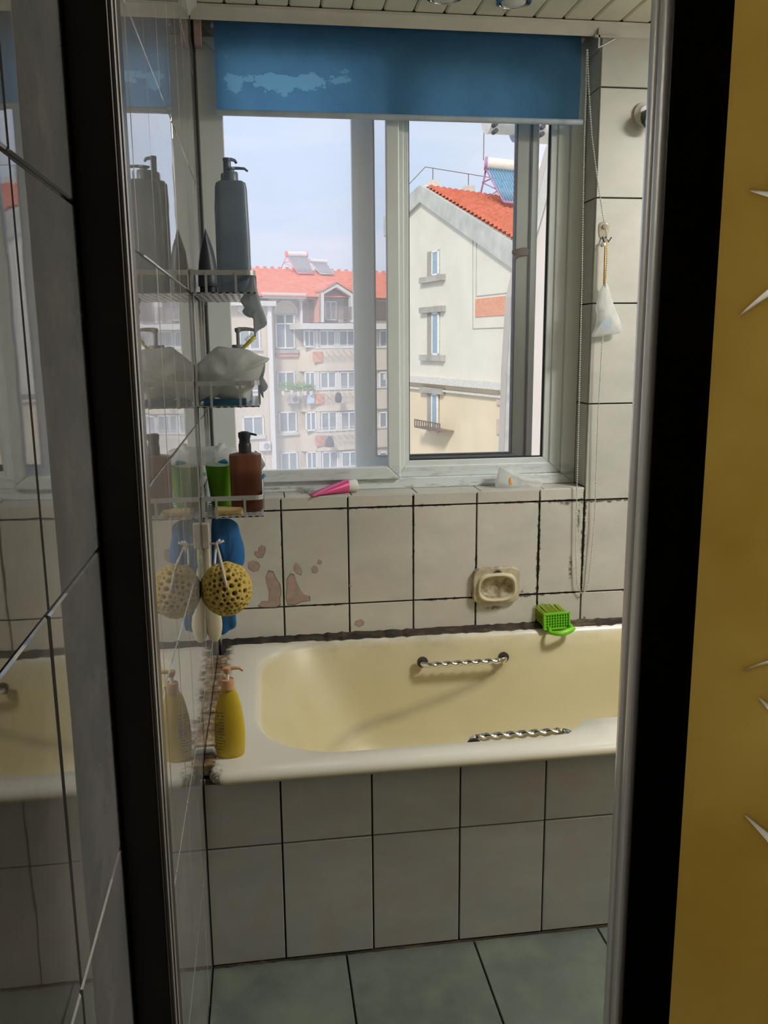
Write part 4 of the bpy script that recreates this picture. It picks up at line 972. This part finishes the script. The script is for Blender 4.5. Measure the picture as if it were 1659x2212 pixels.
# gabled dormer with open balcony
dm = [A.at(*p, -1.0) for p in ((694, 696), (694, 632), (727, 612), (764, 636), (764, 696))]
din = [A.at(*p, -1.0) for p in ((700, 696), (700, 635), (727, 620), (758, 640), (758, 696))]
fr_ = MB()
for k in range(4): fr_.prism([dm[k], dm[k + 1], din[k + 1], din[k]], 'y', -1.0, -.6)
bpt(fr_, 'dormer_frame', O_['trimw'])
bpt(MB().prism([din[0], din[1], din[2], din[3], din[4]], 'y', .2, .4), 'dormer_back', O_['grey'])
bpt(MB().prism([dm[0], dm[1], (dm[1][0] + .01, dm[1][1]), (dm[0][0] + .05, dm[0][1])], 'y', -.95, 3.0), 'dormer_cheek', O_['salmon'])
q = MB(); ov = .35
for a, b in ((dm[1], dm[2]), (dm[2], dm[3])):
    q.prism([(a[0], a[1] + .06), (b[0], b[1] + .06), (b[0], b[1] + .22), (a[0], a[1] + .22)], 'y', -1.1, 4.2)
bpt(q, 'dormer_roof', O_['red'])
window(700, 650, 727, 692, .15, 1)
q = MB(); r = A.rect(701, 662, 760, 690, -1.0); q.box(r[0], r[1], -1.03, -.98, r[3] - .05, r[3]).box(r[0], r[1], -1.03, -.98, r[2], r[2] + .05)
for k in range(28): xx = r[0] + (r[1] - r[0]) * k / 27; q.box(xx - .015, xx + .015, -1.02, -.99, r[2], r[3])
bpt(q, 'balcony_rail', O_['iron'])
bpt(MB().box(wr0 - .6, wr1, 2.0, 12, A.at(700, 700, 2)[1] - .3, zeave + .25), 'terrace_wall', plain('brown_terrace_wall', (.44, .32, .25), .9))
bpt(MB().prism([A.at(657, 645, 1.4), A.at(664, 645, 1.4), A.at(692, 698, 1.4), A.at(680, 698, 1.4)], 'y', 1.3, 2.1), 'sloping_strut', O_['trimw'])
q = MB(); r = A.rect(655, 655, 690, 696, .2)
for k in range(14): xx = r[0] + (r[1] - r[0]) * k / 13; q.box(xx - .02, xx + .02, .2, .24, r[2], r[3])
bpt(q, 'terrace_rail', O_['iron'])
# laundry racks below each bay strip
for y in (751, 842, 930):
    q = MB(); r = A.rect(682, y - 5, 800, y + 3, -.9)
    for zz in (r[2], r[3]): q.box(r[0], r[1], -1.0, -.97, zz - .02, zz + .02)
    for k in range(10): xx = r[0] + (r[1] - r[0]) * k / 9; q.box(xx - .02, xx + .02, -1.0, -.3, r[2] - .02, r[2] + .02).box(xx - .015, xx + .015, -1.0, -.97, r[2], r[3])
    bpt(q, 'laundry_rack', O_['trimw'])
def ext(name, label, cat, mb, mat, group=None, F_=A, part=None, loc=None):
    o = empty(name, (0, 0, 0)); return o
def aworld(u, dep, z, F_=A): p = F_.o + F_.u * u + F_.n * dep; return Vector((p.x, p.y, z))
def ac_unit(x0, y0, x1, y1, dep, label):
    r = A.rect(x0, y0, x1, y1, dep); w, h = r[1] - r[0], r[3] - r[2]
    o = empty('air_conditioner', aworld(r[0], dep, r[2]), A.ang); tag(o, label, 'air conditioner')
    MB().box(0, w, 0, .32, 0, h).build('casing', O_['pipe'], o, bev=.02)
    MB().cyl((w * .6, -.02, h * .5), h * .36, .04, 'y', 20).build('fan_grille', O_['grey'], o)
ac_unit(624, 853, 647, 871, .42, 'white air conditioner outside the stair bay of the cream block')
ac_unit(563, 955, 585, 973, -.36, 'white air conditioner low on the left wing of the cream block')
def shirt(pts, label, dep=-1.02):
    ps = [A.at(a, b, dep) for a, b in pts]; cx = sum(p[0] for p in ps) / len(ps); cz = min(p[1] for p in ps)
    o = MB().pillow([(p[0] - cx, p[1] - cz) for p in ps], 0, .12, 4, 0, 0, 2).build('hanging_shirt', O_['shirt'], None, smooth=True, loc=aworld(cx, dep, cz)); o.rotation_euler = (0, 0, A.ang); tag(o, label, 'laundry', 'shirts drying on the balcony racks')
shirt([(727, 848), (734, 848), (738, 856), (737, 869), (725, 869), (724, 857)], 'small dark garment drying below the third bay strip')
shirt([(708, 942), (715, 942), (720, 949), (722, 963), (718, 966), (704, 966), (701, 962), (704, 950)], 'dark jacket drying on the lowest laundry rack of the cream block')
r = A.rect(663, 851, 679, 871, -.35); o = MB().box(0, r[1] - r[0], -.03, .03, 0, r[3] - r[2]).build('balcony_placard', plain('white_blue_placard', (.55, .65, .80), .6), None, loc=aworld(r[0], -.35, r[2])); o.rotation_euler = (0, 0, A.ang); tag(o, 'pale blue and white placard on the curved balcony', 'placard')
for i, (a, b, rr_) in enumerate([(612, 838, 8), (630, 836, 9), (645, 839, 8), (659, 838, 8), (672, 838, 6)]):
    p = A.at(a, b, -.5); o = empty('balcony_plant', aworld(p[0], -.5, p[1] - .35), A.ang)
    tag(o, ['leafy plant farthest left on the balcony ledge of the cream block', 'bushy plant, second from the left on the balcony ledge', 'leafy plant in the middle of the balcony ledge row', 'leafy plant second from the right on the balcony ledge', 'small plant at the right end of the balcony ledge above the placard'][i], 'plant', 'plants on the balcony ledge')
    q = MB(); random.seed(40 + i)
    for k in range(60):
        v = Vector([random.gauss(0, .16 * rr_ / 8) for _ in range(3)]) + Vector((0, 0, .35)); w = .07
        q.add([v, v + Vector((w, .02, w)), v + Vector((0, .04, 2 * w)), v + Vector((-w, .02, w))], [(0, 1, 2, 3)])
    q.build('foliage', O_['leaf'], o); MB().cyl((0, 0, -.15), .12, .28, 'z', 10, .15).build('pot', O_['trimw'], o)

# solar water heaters (tank, tubes, legs)
def heater(label, fr, p_tank0, p_tank1, rpx, p_bot0, p_bot1, dep, tank, tubes, legs, ntube=14, back=1.2, group=None):
    a = fr.at(*p_tank0, dep); b = fr.at(*p_tank1, dep); c = fr.at(*p_bot0, dep - 1.2); d = fr.at(*p_bot1, dep - 1.2)
    k = fr.at(p_tank0[0], p_tank0[1] - rpx, dep)[1] - a[1]
    zb_ = min(c[1], d[1]); o = empty('solar_water_heater', aworld(a[0], dep, zb_, fr), fr.ang); tag(o, label, 'solar heater', group)
    L = Vector((b[0] - a[0], 0, b[1] - a[1]))
    T0 = Vector((0, 0, a[1] - zb_)); T1 = T0 + L
    MB().tube([T0, T1], k, 20).build('tank', tank, o, smooth='auto')
    dd = L.normalized(); MB().tube([T0 - dd * .05, T0 + dd * .04], k * 1.06, 20).build('tank_end_cap', legs, o, smooth='auto')
    MB().tube([T1 - dd * .04, T1 + dd * .05], k * 1.06, 20).build('tank_end_cap', legs, o, smooth='auto')
    B0 = Vector((c[0] - a[0], -1.2, c[1] - zb_)); B1 = Vector((d[0] - a[0], -1.2, d[1] - zb_))
    q = MB()
    for i in range(ntube):
        s_ = (i + .7) / (ntube + .4); q.tube([T0.lerp(T1, s_) + Vector((0, -.1, -k * .6)), B0.lerp(B1, s_)], L.length / ntube * .36, 8)
    q.build('vacuum_tubes', tubes, o, smooth=True)
    q = MB().tube([B0, B1], k * .2, 8)
    for (T_, B_) in ((T0, B0), (T1, B1)):
        q.tube([T_ + Vector((0, -.1, -k)), B_], k * .16, 6); ft = Vector((T_.x - .25, back, B_.z)); q.tube([T_ + Vector((0, .1, -k)), ft], k * .16, 6)
        q.tube([B_.lerp(T_, .3), ft.lerp(T_, .15)], k * .10, 6).tube([B_.lerp(T_, .3), ft.lerp(T_, .6)], k * .10, 6).tube([B_.lerp(T_, .62), ft.lerp(T_, .6)], k * .12, 6)
    q.build('support_legs', legs, o, smooth=True)
    return o
pink = plain('coral_heater_paint', (.85, .22, .18), .5); tankw = plain('white_tank_enamel', (.72, .70, .68), .4); tubeg = plain('grey_vacuum_tube', (.35, .35, .38), .3)
heater('solar heater with coral red legs on the cream block roof ridge', A, (619, 549), (662, 550), 6.5, (643, 590), (677, 591), ya - .2, tankw, tubeg, pink, 16)
heater('small grey solar heater right of the coral legged one', A, (670, 563), (704, 565), 4.5, (692, 591), (722, 592), ya - .2, tankw, tubeg, tankw, 14)

# ochre building seen side-on with its gable wall
B = Frame3(935, 745, 34.5, math.radians(-75.6))
# facade frame: x runs toward the viewer's right and nearer, y goes into the building
bb = empty('gable_building', (B.o.x, B.o.y, ZG), B.ang); tag(bb, 'pale gable ended building with an orange tiled roof seen through the right pane', 'building')
gp = lambda x, y, d=0.: B.at(x, y, d)
apx = gp(913, 400); rk1 = gp(1120, 528); lf = gp(835, 470); lfb = gp(835, 760)
bmid = gp(935, 822)[1]
bpt(MB().prism([(lf[0], bmid), (lf[0], lf[1]), apx, rk1, (rk1[0], bmid)], 'y', 0, .3), 'gable_wall', O_['cream2'], bb)
bpt(MB().box(lf[0], rk1[0], .02, 6, ZG, bmid + .01), 'lower_wall', O_['yellow'], bb)
bpt(MB().box(lf[0], rk1[0] + .1, -.22, 0, bmid - .12, bmid + .14).box(lf[0], rk1[0] + .1, -.10, 0, bmid - .40, bmid - .32), 'storey_band', O_['trimw'], bb)
th = .42                                                     # raking parapet band of weathered cement
def off(p, q_, t_): d = Vector((q_[0] - p[0], q_[1] - p[1])).normalized(); n = Vector((d.y, -d.x)); return (n * t_)
r1 = [apx, rk1, (rk1[0], rk1[1] - th * 1.9), (apx[0], apx[1] - th * 1.5)]
r2 = [apx, lf, (lf[0], lf[1] - th * 1.9), (apx[0], apx[1] - th * 1.5)]
bpt(MB().prism(r1, 'y', -.14, .05).prism(r2, 'y', -.14, .05), 'rake_band', plain('stained_rake_cement', (.50, .50, .46), .9, var=.15, vs=2), bb)
# roof: seen over the rake, runs back from the gable
wdir = math.radians(-15)
rows_, cols_ = 26, 40; q = MB(); A0 = Vector((apx[0] + .25, .0, apx[1] - .12)); A1 = Vector((rk1[0] + .3, .0, rk1[1] - .05)); WD = Vector((-.30, 1, 0)).normalized() * 13
for r in range(rows_):
    a, b = r / rows_, (r + 1.1) / rows_; n = cols_ * 4; V = []
    for s_, lift in ((a, .0), (b, .13)):
        for i in range(n + 1):
            sc_ = .055 * abs(math.sin(PI * i / 4)); p = A0.lerp(A1, s_) + WD * (i / n) + Vector((0, 0, (lift if s_ == b else 0) + sc_)); V.append(p)
    for i in range(n + 1): p = A0.lerp(A1, b) + WD * (i / n) + Vector((0, 0, -.02)); V.append(p)
    m_ = n + 1; q.add(V, [(i, i + 1, m_ + i + 1, m_ + i) for i in range(n)] + [(m_ + i, 2 * m_ + i, 2 * m_ + i + 1, m_ + i + 1) for i in range(n)])
stuff(bpt(q, 'roof_tiles', O_['red'], bb))
for k in range(7):
    p = A0 + WD * (.03 + k * .15); bpt(MB().box(p.x - .2, p.x + .2, p.y - .2, p.y + .2, p.z - .05, p.z + .28), 'ridge_cap', O_['trimw'], bb)
    bpt(MB().tube([p + Vector((0, 0, .2)), p + Vector((0, 0, .75))], .02, 5), 'lightning_rod', O_['iron'], bb)
bpt(MB().tube([A0 + Vector((0, 0, .75)), A0 + WD + Vector((0, 0, .75))], .015, 5).tube([A0 + Vector((0, 0, .75)), Vector((lf[0], 0, lf[1] + .4))], .015, 5), 'lightning_wire', O_['iron'], bb)
def gwin(x0, y0, x1, y1, sill=True, head=True):
    r = B.rect(x0, y0, x1, y1); rec = plain('window_recess_shade', (.38, .34, .29), .9)  # flat dark panel, the shade of the reveal put into its colour
    w = bpt(MB().box(r[0], r[1], -.03, .0, r[2], r[3]), 'window_recess', rec, bb)
    xa = r[0] + (r[1] - r[0]) * .42
    q = MB(); fw = .07; q.box(xa, r[1], -.06, -.01, r[2], r[2] + fw).box(xa, r[1], -.06, -.01, r[3] - fw, r[3]).box(xa, xa + fw, -.06, -.01, r[2], r[3]).box(r[1] - fw * 1.6, r[1], -.06, -.01, r[2], r[3])
    bpt(q, 'window_bars', O_['wframe'], w); bpt(MB().box(xa + .03, r[1] - .05, -.045, -.02, r[2] + .04, r[3] - .04), 'pane', plain('bluish_pane', (.30, .40, .45), .15), w)
    if sill: bpt(MB().box(r[0] - .5, r[1] + .5, -.16, 0, r[2] - .22, r[2]), 'window_sill', O_['grey'], w)
    if head: bpt(MB().box(r[0] - .5, r[1] + .5, -.16, 0, r[3], r[3] + .22), 'window_head', O_['grey'], w)
gwin(924, 545, 950, 594, True, False); gwin(924, 676, 950, 767); gwin(924, 848, 948, 935, False, True)
q = MB(); r = B.rect(896, 905, 950, 932, -.6)
for k in range(12): xx = r[0] + (r[1] - r[0]) * k / 11; q.box(xx - .02, xx + .02, -.62, -.58, r[2], r[3])
q.box(r[0], r[1], -.62, -.58, r[3] - .04, r[3]).box(r[0], r[1], -.62, -.58, r[2], r[2] + .04).box(r[0], r[1], -.62, 0, r[2] - .04, r[2])
bpt(q, 'window_rail', O_['iron'], bb)
r = B.rect(1028, 646, 1099, 680); bpt(MB().box(r[0], r[1], -.03, 0, r[2] , r[3]), 'salmon_panel', O_['salmon'], bb)
def gline(pts):
    q = MB()
    for a, b in zip(pts, pts[1:]):
        a = gp(*a); b = gp(*b); q.tube([(a[0], -.005, a[1]), (b[0], -.005, b[1])], .02, 4)
    bpt(q, 'render_joint', O_['grey'], bb)
gline([(893, 445), (912, 430), (1022, 498), (1022, 710), (1105, 707)]); gline([(1030, 503), (1029, 640), (1100, 632)]); gline([(1030, 503), (1112, 548)])
for y0, y1 in ((850, 876), (905, 940)):
    r = B.rect(1074, y0, 1090, y1, -.02); bpt(MB().box(r[0], r[1], -.05, 0, r[2], r[3]), 'quoin_block', plain('pinkish_quoin', (.62, .47, .38), .9), bb)
# heater with blue tubes on that roof
Hh = Frame3(1050, 745, 36.0, math.radians(-9))
purp = plain('mauve_heater_paint', (.42, .25, .42), .5); tubeb = plain('blue_vacuum_tube', (.12, .30, .45), .3)
heater('solar heater with mauve legs and blue tubes on the gable roof', Hh, (1050, 353), (1185, 368), 14, (1088, 436), (1215, 448), 0, plain('ivory_tank', (.75, .70, .60), .4), tubeb, purp, 22, .9)
o = MB().tube([(0, 0, 0), (0, 0, 1.6)], .02, 5).build('antenna_mast', O_['iron'], None, loc=aworld(Hh.at(1045, 345)[0], .1, Hh.at(1045, 345)[1], Hh)); tag(o, 'thin antenna mast beside the mauve legged solar heater', 'antenna')
# nearer wall on the right with its sloping verge, and the tank above it
N = Frame3(1180, 745, 27, math.radians(-4))
nb = empty('neighbour_building', (N.o.x, N.o.y, ZG), N.ang); tag(nb, 'pale rendered wall with a steep verge at the right of the window', 'building')
npt = [N.at(1086, 1400), N.at(1088, 980), N.at(1094, 800), N.at(1104, 640), N.at(1128, 540), N.at(1150, 462), N.at(1192, 310), N.at(1300, 40), N.at(1560, 40), N.at(1560, 1400)]
npt[0] = (npt[0][0], ZG); npt[-1] = (npt[-1][0], ZG)
bpt(MB().prism(npt, 'y', 0, .8), 'verge_wall', plain('pale_pink_render', (.56, .50, .44), .9, var=.05, vs=.5), nb)
vb = npt[1:8]; bpt(MB().prism(vb + [(x + .25, z - .1) for x, z in reversed(vb)], 'y', -.12, 0), 'verge_band', O_['grey'], nb)
Tn = Frame3(1120, 745, 14, math.radians(4))
tk = empty('roof_tank', aworld(Tn.at(1052, 283)[0], 0, Tn.at(1052, 300)[1], Tn), Tn.ang); tag(tk, 'ivory tank with round holes seen just below the blind', 'tank')
a = Tn.at(1052, 262); b = Tn.at(1240, 262); z0_ = Tn.at(1052, 300)[1]; w = b[0] - a[0]; rr_ = .30
MB().cyl((0, 0, .36), rr_ * .95, .48, 'x', 28).build('tank_head', plain('ivory_tank_metal', (.66, .62, .52), .4), tk, smooth='auto')
MB().cyl((.52, 0, .30), rr_ * 1.1, w - .5, 'x', 28).build('tank_drum', plain('ivory_drum_metal', (.72, .66, .52), .4), tk, smooth='auto')
MB().cyl((.46, 0, .32), rr_ * 1.16, .09, 'x', 28).build('tank_collar', plain('grey_blue_collar', (.28, .32, .42), .5), tk, smooth='auto')
for px, py in ((1070, 268), (1070, 283), (1172, 274), (1170, 290)):
    c = Tn.at(px, py, -.32); MB().cyl((c[0] - a[0], -.36, c[1] - z0_), .033, .14, 'y', 14).build('drum_hole', O_['shirt'], tk)
